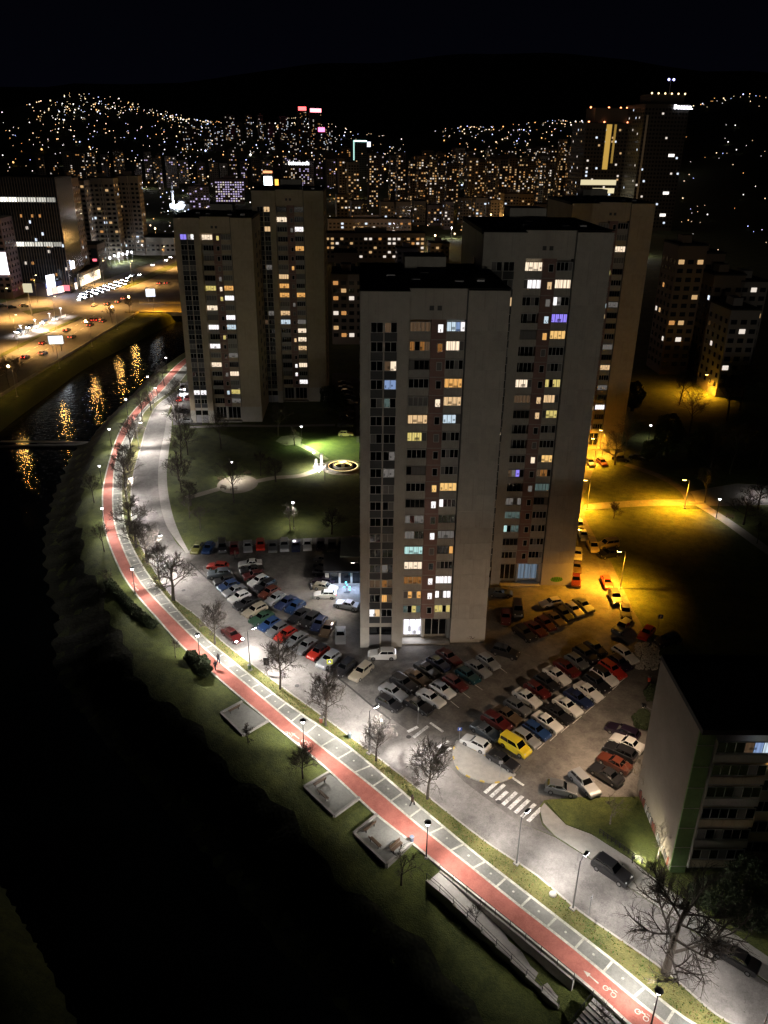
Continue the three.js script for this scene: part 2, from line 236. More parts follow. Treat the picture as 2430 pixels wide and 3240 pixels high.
// ---------------------------------------------------------------- road, lots, lawns, islands
{
  const lotEdge = XZ([[640, 1716], [760, 1712], [900, 1706], [1040, 1700], [1150, 1694]]);
  const rIn = XZ([[560, 1225], [541, 1280], [528, 1322], [519, 1377], [507, 1436], [500, 1504], [504, 1571], [513, 1622], [532, 1673], [556, 1715], [590, 1752]]);
  // the riverside road
  const rl = roadLs.filter((p, i) => i % 2 === 0 && p.z < -10 && p.z > -300);
  const rr = [V(-58.5, 0, -300), V(-62, 0, -272), ...rIn, ...XZ([[614, 1790], [700, 1872], [790, 1955], [853, 2014], [981, 2084], [1090, 2160], [1180, 2235]]), ...XZ([[1290, 2310], [1400, 2400], [1436, 2440], [1470, 2475], [1530, 2520], [1640, 2600], [1757, 2650], [1872, 2722], [2008, 2822], [2430, 3112]]), V(74, 0, -18)];
  sheet('riverside_road', [...rl, ...rr.reverse()], .02, M.asphalt);
  // car parks and the lane between the towers
  sheet('car_park', [...XZ([[590, 1752], [620, 1718]]), ...lotEdge, ...XZ([[1250, 1690], [1560, 1700], [1800, 1640], [1812, 1560], [1846, 1560], [1850, 1640], [1885, 1702], [1935, 1782], [1966, 1850], [2003, 1930], [2034, 1985], [2062, 2030], [2090, 2080], [2090, 2300], [2040, 2520], [1990, 2522], [1820, 2522], [1722, 2532], [1702, 2560], [1716, 2610], [1757, 2648], [1640, 2600], [1530, 2520], [1470, 2475], [1436, 2440], [1400, 2400], [1290, 2310], [1180, 2235], [1090, 2160], [981, 2084], [853, 2014], [790, 1955], [700, 1872], [614, 1790]])], .026, M.lot);
  // dark gutter between road and car park
  const gut = spline(XZ([[606, 1782], [700, 1870], [790, 1953], [853, 2012], [981, 2083], [1090, 2158], [1180, 2233], [1240, 2278]]), 60);
  structure('drain_channel', ribbonGeo(gut, offsetLine(gut, .32), .04), plain(.04, .037, .034));
  // footpath along the inner side of the road bend
  const fp = spline(XZ([[546, 1300], [541, 1377], [533, 1436], [528, 1508], [532, 1559], [549, 1639], [573, 1700], [600, 1750]]), 60);
  const fi = spline(XZ([[528, 1322], [519, 1377], [507, 1436], [500, 1504], [504, 1571], [513, 1622], [532, 1673], [590, 1752]]), 60);
  structure('footpath', ribbonGeo(fi, fp, .13, .2), M.concrete);
  // grass in front of the low block, with its footpath
  sheet('grass_island', XZ([[1728, 2538], [1820, 2528], [1990, 2528], [2040, 2540], [2128, 2775], [2112, 2812], [1990, 2716], [1870, 2640], [1790, 2610]]), .02, M.grass, .13);
  sheet('island_footpath', XZ([[1708, 2562], [1722, 2543], [1790, 2612], [1870, 2642], [1990, 2718], [2112, 2814], [2430, 3030], [2430, 3108], [2008, 2820], [1872, 2719], [1757, 2646], [1718, 2606]]), .02, M.concrete, .12);
  // paved half-moon at the corner of the right-hand car park
  const moon = XZ([[1446, 2345], [1520, 2385], [1580, 2421], [1630, 2453], [1605, 2468], [1558, 2479], [1514, 2471], [1478, 2457], [1449, 2435], [1435, 2400], [1435, 2372]]);
  sheet('paved_island', moon, .026, M.concrete, .12);
  const isl = scene.getObjectByName('paved_island'), ring = new THREE.CatmullRomCurve3([...moon.slice(3), moon[0].clone()], false, 'centripetal').getSpacedPoints(22);
  const line = [...new THREE.CatmullRomCurve3(moon.slice(0, 4)).getSpacedPoints(15)];
  for (const L of [ring, line]) for (let i = 0; i < L.length - 1; i++) { const a = L[i].clone(), b = L[i + 1].clone(), d = b.clone().sub(a), l = d.length(); const g = new THREE.BoxGeometry(l - .03, .16, .18).rotateY(Math.atan2(-d.z, d.x)).translate((a.x + b.x) / 2, .11, (a.z + b.z) / 2); mesh('kerb_stone', g, i % 3 === 1 ? M.yellowPaint : M.concrete, isl); }
  // painted markings: each bar a mesh of its own
  const stripe = (a, b, w, mat = M.paint, y = .036) => { const p = P(...a), q = P(...b), d = q.clone().sub(p).normalize(), n = V(-d.z, 0, d.x).multiplyScalar(w / 2); const m = structure('road_marking', ribbonGeo([p.clone().add(n), q.clone().add(n)], [p.clone().sub(n), q.clone().sub(n)], y), mat); return m; };
  const z0 = P(1556, 2490), z1 = P(1692, 2578), dir = P(1614, 2471).sub(P(1568, 2512)).normalize();
  for (let i = 0; i < 8; i++) { const c = z0.clone().lerp(z1, i / 7), n = V(-dir.z, 0, dir.x).multiplyScalar(.25), a = c.clone().addScaledVector(dir, -1.5), b = c.clone().addScaledVector(dir, 1.5); if (i === 2) b.lerp(a, .25); structure('crossing_stripe', ribbonGeo([a.clone().add(n), b.clone().add(n)], [a.clone().sub(n), b.clone().sub(n)], .036), M.paint); }
  stripe([1621, 2461], [1657, 2486], .35); stripe([1290, 2316], [1322, 2300], .5); stripe([1308, 2334], [1355, 2298], .5); stripe([1361, 2287], [1402, 2316], .4); stripe([1384, 2366], [1420, 2345], .45); stripe([1397, 2388], [1427, 2366], .4);
  // bay lines of the car parks, worn
  for (const [a, b] of [[[1425, 2218], [1452, 2240]], [[1462, 2190], [1488, 2210]], [[1500, 2165], [1527, 2184]], [[1580, 2112], [1604, 2130]], [[1700, 2372], [1722, 2352]], [[1740, 2345], [1762, 2325]], [[1775, 2318], [1800, 2296]], [[1812, 2290], [1840, 2266]], [[1850, 2258], [1880, 2232]], [[1888, 2226], [1916, 2204]], [[1925, 2194], [1955, 2168]], [[1960, 2160], [1985, 2140]]]) stripe(a, b, .1);
  // cycle signs and arrows on the red strip
  const mark = (px, py, s) => {
    const c = P(px, py), i = redL.reduce((m, p, k) => p.distanceTo(c) < redL[m].distanceTo(c) ? k : m, 0), d = redL[i + 1].clone().sub(redL[i - 1]).normalize(), ang = Math.atan2(-d.z, d.x);
    const put = (g, x, z) => g.rotateX(-Math.PI / 2).rotateY(ang).translate(c.x + d.x * x - d.z * z, .146, c.z + d.z * x + d.x * z);
    const bike = [put(new THREE.RingGeometry(.2, .29, 14), -.45, 0), put(new THREE.RingGeometry(.2, .29, 14), .45, 0), put(new THREE.PlaneGeometry(.7, .08).rotateZ(.5), -.12, -.2), put(new THREE.PlaneGeometry(.75, .08).rotateZ(-.3), .1, -.25), put(new THREE.PlaneGeometry(.35, .08), .4, -.48)];
    structure('cycle_symbol', merge(bike), M.line);
    const arrow = new THREE.Shape([[-.9, -.07], [.2, -.07], [.2, -.26], [.9, 0], [.2, .26], [.2, .07], [-.9, .07]].map((q) => new THREE.Vector2(s * q[0], q[1])));
    structure('arrow_marking', put(new THREE.ShapeGeometry(arrow), 2.1 * s, .15), M.line);
  };
  mark(912, 2326, 1); mark(966, 2352, -1); mark(1928, 3140, -1); mark(2030, 3215, 1); mark(425, 1850, 1);
  // manholes
  for (const [x, y] of [[1293, 2332], [1578, 2538], [1748, 2006], [581, 1868], [940, 2170]]) { const p = P(x, y); const m = structure('manhole_cover', cylY(.36, .36, .02, .045, p.x, p.z, 16), plain(.045, .043, .04, .7)); }
  // park paths and sanded places
  sheet('park_seating_circle', Array.from({ length: 26 }, (_, i) => { const a = i / 26 * 6.283, c = P(752, 1532); return V(c.x + 4.9 * Math.cos(a), 0, c.z + 5.8 * Math.sin(a)); }), .03, M.sand);
  sheet('park_seating_area', XZ([[872, 1396], [890, 1381], [935, 1376], [958, 1386], [950, 1404], [905, 1410]]), .03, M.sand);
  const path = (name, pts, w, mat, y = .026) => { const c = spline(XZ(pts), 40); structure(name, ribbonGeo(offsetLine(c, w / 2), offsetLine(c, -w / 2), y), mat); };
  path('park_path', [[800, 1525], [870, 1512], [950, 1505], [1010, 1486], [1050, 1482]], 2.2, M.sand); path('park_path', [[590, 1575], [640, 1562], [705, 1543]], 2.2, M.sand); path('park_path', [[945, 1405], [985, 1425], [1030, 1455]], 2, M.sand, .034);
  path('park_path', [[600, 1352], [720, 1347], [850, 1348], [1060, 1345]], 2, M.concrete);
  path('lawn_path', [[1800, 1613], [1900, 1601], [2040, 1592], [2160, 1590], [2260, 1592], [2430, 1588], [2620, 1584]], 3.4, M.asphalt); path('lawn_path', [[2215, 1596], [2300, 1650], [2370, 1700], [2470, 1772]], 2.6, M.concrete, .034); path('lawn_path', [[2185, 1588], [2170, 1560], [2130, 1530], [2070, 1500], [1980, 1470]], 2.4, M.asphalt, .034);
  sheet('lawn_square', XZ([[2180, 1590], [2162, 1560], [2240, 1545], [2330, 1530], [2430, 1535], [2430, 1590]]), .03, M.concrete);
  sheet('tower_lane', XZ([[1815, 1560], [1852, 1560], [1880, 1480], [1960, 1440], [1960, 1425], [1850, 1425]]), .03, M.lot);
  sheet('back_lane', XZ([[1052, 1180], [1095, 1180], [1140, 1200], [1180, 1400], [1128, 1400], [1124, 1290], [1090, 1240], [1050, 1230]]), .03, M.lot);
  sheet('near_lane', XZ([[540, 1250], [560, 1170], [640, 1170], [640, 1345], [548, 1345]]), .016, M.lot);
  sheet('forecourt', XZ([[1100, 1700], [1250, 1690], [1250, 1995], [1140, 1995], [1062, 1960], [1066, 1850]]), .034, M.lot);
}
// the boulevard across the river
{
  sheet('boulevard', XZ([[-420, 1480], [0, 1252], [225, 1117], [436, 986], [470, 985], [640, 985], [760, 900], [700, 800], [552, 806], [330, 886], [180, 915], [0, 960], [-420, 1060]]), .03, M.boulevard);
  sheet('boulevard_median', XZ([[0, 1122], [130, 1056], [250, 1002], [262, 1006], [130, 1064], [0, 1134]]), .03, M.grass, .14);
  sheet('boulevard_median', XZ([[392, 905], [480, 862], [560, 828], [560, 842], [480, 880], [398, 914]]), .03, M.grass, .14);
  sheet('boulevard_median', XZ([[70, 985], [150, 972], [172, 978], [90, 996]]), .03, M.grass, .14);
  const lane = (a, b, w) => { const p = P(...a), q = P(...b), n = 14; for (let i = 0; i < n; i++) { const s = p.clone().lerp(q, i / n), e = p.clone().lerp(q, (i + .5) / n), d = e.clone().sub(s).normalize(), o = V(-d.z, 0, d.x).multiplyScalar(w); structure('lane_dash', ribbonGeo([s.clone().add(o), e.clone().add(o)], [s.clone().sub(o), e.clone().sub(o)], .036), M.paint); } };
  lane([0, 1190], [330, 1000], .12); lane([0, 1160], [310, 992], .12); lane([20, 1075], [240, 985], .12);
  const wallPts = XZ([[-200, 1376], [0, 1256], [225, 1120], [438, 990]]);
  for (let i = 0; i < 3; i++) { const a = wallPts[i], b = wallPts[i + 1], d = b.clone().sub(a), l = d.length(), t = thing('embankment_wall', 'grey stone parapet between the boulevard and the river, ' + ['far upstream stretch by the tram fence', 'middle stretch below the lit billboard', 'stretch that meets the bridge'][i], 'wall', [a.x, 0, a.z], Math.atan2(-d.z, d.x)); mesh('parapet', box(0, l, -.4, .8, -.25, .25), M.concrete, t); mesh('coping', box(0, l, .8, .9, -.32, .32), M.concrete, t); }
}
// ---------------------------------------------------------------- apartment towers
const geoCache = {};
const cached = (k, f) => geoCache[k] || (geoCache[k] = f());
const paneGeo = (w, h) => cached('p' + w.toFixed(2) + h.toFixed(2), () => box(-w / 2, w / 2, 0, h, -.012, .012));
const stripGeo = (w, h, u0, u1) => cached('s' + [w, h, u0, u1].map((v) => v.toFixed(2)), () => { const g = paneGeo(w, h).clone(), u = g.attributes.uv; for (let i = 0; i < u.count; i++) u.setX(i, lerp(u0, u1, u.getX(i))); return g; });
function frameGeo(w, h, n, t = .07) { return cached('f' + [w, h, n, t].map((v) => v.toFixed(2)), () => { const l = [box(-w / 2, w / 2, 0, t, -.05, .05), box(-w / 2, w / 2, h - t, h, -.05, .05)]; for (let i = 0; i <= n; i++) { const x = -w / 2 + t / 2 + (w - t) * i / n; l.push(box(x - t / 2, x + t / 2, t, h - t, -.045, .045)); } return merge(l); }); }
// one window: frame with its panes; fine = every pane a mesh, else the panes joined
function windowAt(tower, x, y, z, w, h, n, state, fine, r, fm = M.frame) {
  const f = mesh('window', frameGeo(w, h, n), fm, tower); f.position.set(x, y, z);
  const t = .07, pw = (w - t) / n - t * .98, s = (r() * 4) | 0;
  const paneMat = (i) => { if (!state) return r() < .22 ? M.curtain : M.glass; if (Array.isArray(state)) { const k = state[i % state.length]; return k ? lit(k, s) : M.glass; } return r() < .12 && n > 2 ? M.curtain : lit(state, s); };
  if (fine || Array.isArray(state)) for (let i = 0; i < n; i++) { const p = mesh('pane', stripGeo(pw, h - 2 * t, i / n, (i + 1) / n), paneMat(i), f); p.position.set(-w / 2 + t / 2 + (w - t) * (i + .5) / n, t, -.01); }
  else { const p = mesh('pane', cached('j' + [w, h, n].map((v) => v.toFixed(2)), () => merge(Array.from({ length: n }, (_, i) => stripGeo(pw, h - 2 * t, i / n, (i + 1) / n).clone().translate(-w / 2 + t / 2 + (w - t) * (i + .5) / n, t, -.01)))), paneMat(0), f); }
  return f;
}
function tower(label, o) {
  const r = rngOf(o.seed), TW = 20.7, D = 27, FH = o.fh, G = 4.6, n = o.floors, Htop = o.height, wall = o.wall || M.wallA, fine = o.fine;
  const t = thing('apartment_tower', label, 'apartment tower', o.at, o.turn), X = (x) => x - TW / 2;
  t.userData.group = 'slab towers of the estate';
  const yb = (k) => G + (n - 1 - k) * FH; // floor k counted from the top
  // walls: core, front bay between piers, blank wing, crown
  const bays = [];
  bays.push(box(X(0), X(TW), 0, Htop - .4, -D, -2.95), box(X(0), X(6.8), G, Htop - .4, -2.95, -.3), box(X(0), X(1.42), G - .8, Htop, -.3, 0), box(X(3.18), X(3.36), G - .8, Htop - 4, -.3, -.02), box(X(5.12), X(6.8), G - .8, Htop, -.3, 0), box(X(1.42), X(5.12), Htop - 4.05, Htop, -.3, -.004), box(X(14.95), X(TW), G, Htop, -2.95, -1.29), box(X(6.8), X(14.75), Htop - 4, Htop + .25, -2.95, -1.45));
  mesh('wall', bays, wall, t);
  for (const g of [box(X(0) - .02, X(1.42), 0, G - .8, -.35, .03), box(X(3.16), X(3.38), 0, G - .8, -.35, .01), box(X(5.12), X(6.82), 0, G - .8, -.35, .03), box(X(0), X(6.8), 0, G, -2.95, -.4), box(X(14.92), X(TW + .02), 0, G, -2.95, -1.22)]) mesh('base_wall', g, M.wallBase, t);
  const rf = mesh('roof', [box(X(-.05), X(TW + .05), Htop - .4, Htop - .1, -D - .05, -1.6), box(X(-.05), X(TW + .05), Htop - .1, Htop + .3, -D - .1, -D + .2), box(X(-.08), X(6.8), Htop + .001, Htop + .1, -2.9, .06), box(X(-.08), X(.15), Htop - .1, Htop + .28, -D, -2.95), box(X(TW - .15), X(TW + .08), Htop - .1, Htop + .28, -D, -2.95), box(X(6.7), X(TW + .08), Htop + .26, Htop + .34, -2.9, -1.15)], M.roof, t);
  mesh('penthouse', box(X(7), X(13.4), Htop - .1, Htop + 2.4, -24, -18), M.wallA, rf);
  for (const [x, z] of [[7.5, -8], [13.6, -6.6], [16.9, -8.4], [9.2, -14], [4, -12]]) mesh('roof_vent', merge([box(X(x), X(x + 1.1), Htop - .1, Htop + .5, z - .5, z + .5), box(X(x - .1), X(x + 1.2), Htop + .5, Htop + .58, z - .6, z + .6)]), M.metal, rf);
  for (const x of [9.6, 10.7]) mesh('attic_vent', box(X(x), X(x + .62), Htop - 2.75, Htop - 2.1, -1.5, -1.43), M.spandrel, t);
  mesh('stairwell', box(X(9.95), X(12.05), G, Htop - 4, -2.95, -1.5), M.pink, t);
  mesh('expansion_joint', box(X(14.75), X(14.95), G, Htop + .2, -2.95, -1.62), M.spandrel, t);
  { const rows = n + 1, ph = (Htop - G) / rows; for (let k = 0; k < rows; k++) for (const c of [0, 1]) mesh('wall_panel', cached('wp' + ph.toFixed(3) + (k * 5 + c * 3) % 11, () => { const g = box(0, 2.868, .012, ph - .012, -.04, 0); g.userData.shift = (k * 5 + c * 3) % 11 * 2.7; return g; }), wall, t).position.set(X(14.95 + c * 2.88), G + k * ph, -1.25 - (k * 7 + c * 3) % 4 * .003); }
  for (let k = 0; k < n; k++) {
    const y = yb(k);
    for (const c of [0, 1]) {
      const x = X(2.3 + c * 1.94), L = (c ? o.bay2 : o.bay1) || {};
      mesh('spandrel_panel', cached('sp', () => box(-.86, .86, 0, 1.18, -.28, -.14)), M.spandrel, t).position.set(x, y, 0);
      const st = L[k] !== undefined ? L[k] : (o.litBay && r() < o.litBay ? ['dim', 'warm', 'cool', 'brown'][(r() * 4) | 0] : 0);
      windowAt(t, x, y + 1.22, -.16, 1.74, FH - 1.26, 2, st, fine, r);
    }
    // loggia: slab, parapet, glazing in front or set back
    const pick = (L, prob) => L && L[k] !== undefined ? L[k] : (prob && r() < prob ? ['warm', 'bright', 'orange', 'cool', 'dim', 'yellow', 'white', 'dim'][(r() * 8) | 0] : 0);
    mesh('loggia_slab', cached('ls', () => box(-1.5, 1.5, -.14, 0, -1.45, 0)), M.slab, t).position.set(X(8.4), y, -1.46);
    mesh('loggia_parapet', cached('lp', () => box(-1.5, 1.5, 0, 1.05, -.1, 0)), r() < .3 ? M.panel : wall, t).position.set(X(8.4), y, -1.47);
    const sl = pick(o.loggia, o.litMid), open = !sl && r() < .4;
    windowAt(t, X(8.4), y + (open ? .1 : 1.07), open ? -2.86 : -1.56, 2.92, open ? FH - .5 : FH - 1.3, 4, sl, fine, r, r() < .35 ? M.frameDark : M.frame);
    mesh('floor_band', cached('fb', () => box(-1.04, 1.04, -.05, .04, 0, .03)), M.panel, t).position.set(X(11), y, -1.5);
    windowAt(t, X(11.25), y + .95, -1.46, .82, 1.25, 1, pick(o.small, o.litSmall), fine, r);
    mesh('balcony_parapet', cached('bp', () => box(-1.32, 1.32, 0, 1.1, -.12, 0)), r() < .25 ? M.panel : wall, t).position.set(X(13.4), y, -1.5);
    mesh('balcony_slab', cached('bs', () => box(-1.32, 1.32, -.14, 0, -1.4, 0)), M.slab, t).position.set(X(13.4), y, -1.5);
    windowAt(t, X(13.4), y + 1.12, -1.58, 2.6, FH - 1.3, 4, pick(o.right, o.litRight), fine, r, r() < .3 ? M.frameDark : M.frame);
  }
  // small openings down the flank
  for (const s of [[X(0) - .02, -1], [X(TW) + .02, 1]]) for (let k = 0; k < n; k += 1) mesh('flank_opening', cached('fo', () => box(-.06, .06, 0, 1.3, -1.1, 1.1)), M.spandrel, t).position.set(s[0], yb(k) + 1, -9.5), fine || mesh('flank_opening', cached('fo', () => 0), M.spandrel, t).position.set(s[0], yb(k) + 1, -17);
  // ground floor
  for (const c of [0, 1]) { const x = X(2.3 + c * 1.94); mesh('shop_shutter', box(x - .84, x + .84, 0, 2.3, -.36, -.24), M.metal, t); mesh('shop_glazing', box(x - .84, x + .84, 2.36, 3.75, -.36, -.28), M.glass, t); }
  for (const g of [box(X(6.82), X(7.1), 0, G, -2.9, -2.3), box(X(14.4), X(14.92), 0, G, -2.9, -2.2), box(X(10.2), X(10.6), 0, G, -2.9, -2.2)]) mesh('entrance_wall', g, M.wallBase, t);
  const shop = (x0, x1, on) => { mesh('shop_window', box(X(x0), X(x1), .7, G - .5, -2.92, -2.82), on || M.glass, t); for (let i = 0; i <= 3; i++) mesh('mullion', box(X(lerp(x0, x1, i / 3)) - .05, X(lerp(x0, x1, i / 3)) + .05, .3, G - .4, -2.82, -2.74), M.frame, t); };
  shop(7.2, 10.1, o.shopLeft); shop(10.7, 14.3, o.shopRight);
  mesh('doorstep', box(X(6.9), X(14.8), 0, .28, -2.6, -.6), M.concrete, t);
  return t;
}
const TURN = .037;
const cornerAt = (x, z) => { const c = Math.cos(TURN), s = Math.sin(TURN); return [x + 10.35 * c, 0, z - 10.35 * s]; };
const shopWhite = glow(.92, .9, 1, 2.4, cloths[2]), shopBlue = glow(.4, .55, .72, .35, cloths[0]);
const tA = tower('pale concrete tower with a lit white shop on its ground floor', { at: cornerAt(-3.6, -110.6), turn: TURN, floors: 18, fh: 2.7, height: 57.3, seed: 4, fine: true, shopLeft: shopWhite,
  bay1: { 17: ['white', 'warm'], 15: 'brown', 9: 0 }, bay2: { 0: ['brown', 0], 2: ['brown', 'bright'], 3: 'blue', 4: ['teal', 0], 8: 'dim', 14: ['dim', 0], 15: ['orangeDim', 'brown'], 16: ['orange', 'brown'], 7: [0, 'dim'] },
  loggia: { 0: 'brown', 1: ['orangeDim', 0, 'orangeDim', 'brown'], 5: 'warm', 6: 'yellow', 8: 0, 11: ['dim', 0, 'dim', 'dim'], 12: ['dim', 'dim', 0, 0], 13: 'cyan', 14: 'bright', 15: 'orangeDim', 16: 'orange', 17: ['teal', 0, 'yellow', 'teal'] },
  small: { 0: 'white', 1: 'orangeDim', 4: 'bright', 9: 'orangeHot', 10: 'white', 12: 'white', 15: 'white', 16: 'white' },
  right: { 0: ['cool', 'cool', 'blue', 'white'], 1: 'bright', 3: 'orange', 4: 'warm', 5: 'cool', 9: 'orangeHot', 10: ['white', 0, 0, 0], 12: 'dim', 13: [0, 0, 0, 'orange'], 15: 'white', 16: 'white', 17: ['yellow', 'yellow', 0, 'yellow'] } });
const tB = tower('grey tower with green graffiti on its foot beside the orange-lit lane', { at: cornerAt(14.9, -130.2), turn: TURN, floors: 20, fh: 2.72, height: 63.3, seed: 9, fine: true, shopRight: shopBlue, litBay: .06,
  bay2: { 2: 'warm' }, loggia: { 0: 'bright', 1: 'white', 7: 'bright', 8: 'brown', 9: 0, 13: ['brown', 'dim', 'violet', 0], 15: 'dim', 16: 'teal', 17: ['cyan', 0, 'teal', 'teal'], 18: 0 },
  small: { 1: 'warm', 2: 'dim', 3: 'cool', 4: 'orange', 8: 'warm', 9: 'warm', 12: 'bright', 14: 'dim' }, right: { 1: 'bright', 2: ['white', 'dim', 0, 0], 3: 'violet', 4: 'orangeHot', 7: ['yellow', 0, 'yellow', 'yellow'], 8: 'warm', 9: 'yellow', 12: 'orangeHot', 13: ['brown', 'orangeDim', 'orangeDim', 0], 14: 'teal', 18: 0 } });
const tC = tower('brownish tower beside the river bend, many of its windows lit', { at: cornerAt(-57.4, -226.5), turn: TURN, floors: 18, fh: 2.7, height: 57.3, seed: 23, wall: M.wallBrown, litBay: .1, litMid: .5, litSmall: .4, litRight: .5, bay1: { 16: 'white', 0: 'violet' }, bay2: { 16: 'white', 0: ['dim', 'white'] } });
const tD = tower('tall brown tower behind the riverside tower, at the edge of the park', { at: cornerAt(-39.6, -248.2), turn: TURN, floors: 20, fh: 2.72, height: 63.3, seed: 31, wall: M.wallBrown, litBay: .1, litMid: .36, litSmall: .3, litRight: .36 });
const tE = tower('tower washed in orange lamp light at the far end of the lane', { at: cornerAt(44.6, -206.6), turn: TURN, floors: 20, fh: 2.72, height: 63.3, seed: 44, wall: M.wallBrown, litBay: .2, litMid: .2, litSmall: .3, litRight: .3 });
// paint sprayed on the tower feet
{
  const tag = (t, name, x, y, z, draw, w, h, label) => { const c = document.createElement('canvas'); c.width = 128; c.height = 64; const g = c.getContext('2d'); g.clearRect(0, 0, 128, 64); draw(g); const x2 = new THREE.CanvasTexture(c); x2.colorSpace = THREE.SRGBColorSpace; const m = mesh(name, new THREE.PlaneGeometry(w, h), new THREE.MeshStandardMaterial({ map: x2, transparent: true, alphaTest: .4, roughness: .9 }), t); m.position.set(x, y, z); m.userData.label = label; };
  tag(tB, 'graffiti', 7.5, 1.35, -1.2, (g) => { g.fillStyle = '#5f9a22'; g.beginPath(); g.ellipse(64, 34, 60, 27, 0, 0, 7); g.fill(); g.strokeStyle = '#2c5210'; g.lineWidth = 4; for (let i = 0; i < 6; i++) { g.beginPath(); g.moveTo(16 + i * 17, 52); g.lineTo(22 + i * 17, 14); g.lineTo(32 + i * 17, 50); g.stroke(); } }, 2.5, 1.3, 'bright green sprayed lettering');
  tag(tA, 'graffiti', 8.1, .95, -1.19, (g) => { g.strokeStyle = '#2a1512'; g.lineWidth = 6; g.beginPath(); g.moveTo(34, 18); g.lineTo(66, 14); g.lineTo(56, 56); g.moveTo(72, 36); g.lineTo(84, 50); g.lineTo(104, 24); g.stroke(); g.strokeStyle = '#7a2a20'; g.lineWidth = 3; g.beginPath(); g.moveTo(6, 40); g.bezierCurveTo(20, 24, 30, 52, 46, 34); g.stroke(); }, 1.7, .8, 'dark red sprayed scrawl');
}
// ---------------------------------------------------------------- low block by the road, with the painted gable
{
  const a = P(2133, 2782), h = 20.7, t = thing('low_apartment_block', 'low block with black roof and floodlit white gable wall with graffiti', 'apartment block', [a.x, 0, a.z], .01), L = 34, D = 13.6, r = rngOf(5);
  mesh('gable_wall', box(-.3, 0, 0, h, -D, -1.1), mottled([.155, .128, .098], [.215, .182, .145], 47, 9, 512, [[3, .5], [13, .3], [70, .3], [220, .4]], .004), t);
  mesh('wall', [box(0, L, 0, h - .3, -D, -2.2)], M.wallBrown, t);
  const rf = mesh('roof', [box(-.35, L, h - .3, h, -D - .1, -.2), box(-.38, -.1, h, h + .35, -D, -.2), box(-.1, L, h, h + .35, -.55, -.2), box(-.1, L, h, h + .35, -D - .1, -D + .2)], M.roof, t);
  for (const x of [9, 11.6]) mesh('skylight', [box(x, x + 1.8, h, h + .5, -6.4, -4.9)], M.glass, rf);
  mesh('green_pier', box(-.28, 1.5, 0, h - .3, -1.1, -.9), mottled([.1, .17, .06], [.15, .24, .09], 41, 4, 128), t);
  for (let k = 0; k < 7; k++) mesh('floor_line', box(-.3, 1.5, k * 2.9 + 1, k * 2.9 + 1.06, -.9, -.86), M.panel, t);
  for (let k = 0; k < 6; k++) for (let b = 0; b < 3; b++) {
    const x = 1.7 + b * 11, y = 1.2 + k * 3.05; if (b > 1) continue;
    mesh('balcony_slab', box(x, x + 6, y - .14, y, -2.2, -.7), M.slab, t); mesh('balcony_parapet', box(x, x + 6, y, y + 1, -.8, -.7), k % 2 ? M.panel : M.wallBrown, t);
    mesh('dividing_wall', box(x - .16, x, y - .14, y + 2.9, -2.2, -.62), M.wallA, t);
    windowAt(t, x + 3, y + 1.1, -.78, 5.9, 1.5, 6, k === 5 && b === 0 ? [0, 0, 0, 'brown', 'blue', 'cool'] : 0, true, r);
    windowAt(t, x + 8, y + .8, -2.1, 3.2, 1.6, 3, k === 4 && b === 0 ? 'orange' : 0, true, r);
  }
  // sprayed letters along the gable foot
  const c = document.createElement('canvas'); c.width = 512; c.height = 96; const g = c.getContext('2d'), q = rngOf(8); for (let i = 0; i < 26; i++) { const x = 4 + i * 19 + q() * 8, rust = i < 5 || (i > 11 && i < 15) || i > 23; g.fillStyle = rust ? ['#5a2413', '#6e2f18', '#4b2216'][i % 3] : ['#8d8c88', '#6b6a68', '#a3a09a', '#4a4846'][i % 4]; g.strokeStyle = '#1a1614'; g.lineWidth = 2 + 3 * q(); g.beginPath(); g.moveTo(x, 94); g.bezierCurveTo(x - 6, 40 + 40 * q(), x + 8 * q(), 20 + 40 * q(), x + 16, 30 + 30 * q()); g.lineTo(x + 10 + 14 * q(), 60); g.lineTo(x + 12 + 8 * q(), 95); g.closePath(); if (q() < .7) g.fill(); g.stroke(); }
  const x2 = new THREE.CanvasTexture(c); x2.colorSpace = THREE.SRGBColorSpace; const m = mesh('graffiti', new THREE.PlaneGeometry(11.6, 2.3), new THREE.MeshStandardMaterial({ map: x2, alphaTest: .4, transparent: true, roughness: .9 }), t); m.rotation.y = -Math.PI / 2; m.position.set(-.31, 1.25, -7); m.userData.label = 'rust and grey sprayed letters along the foot of the wall';
}
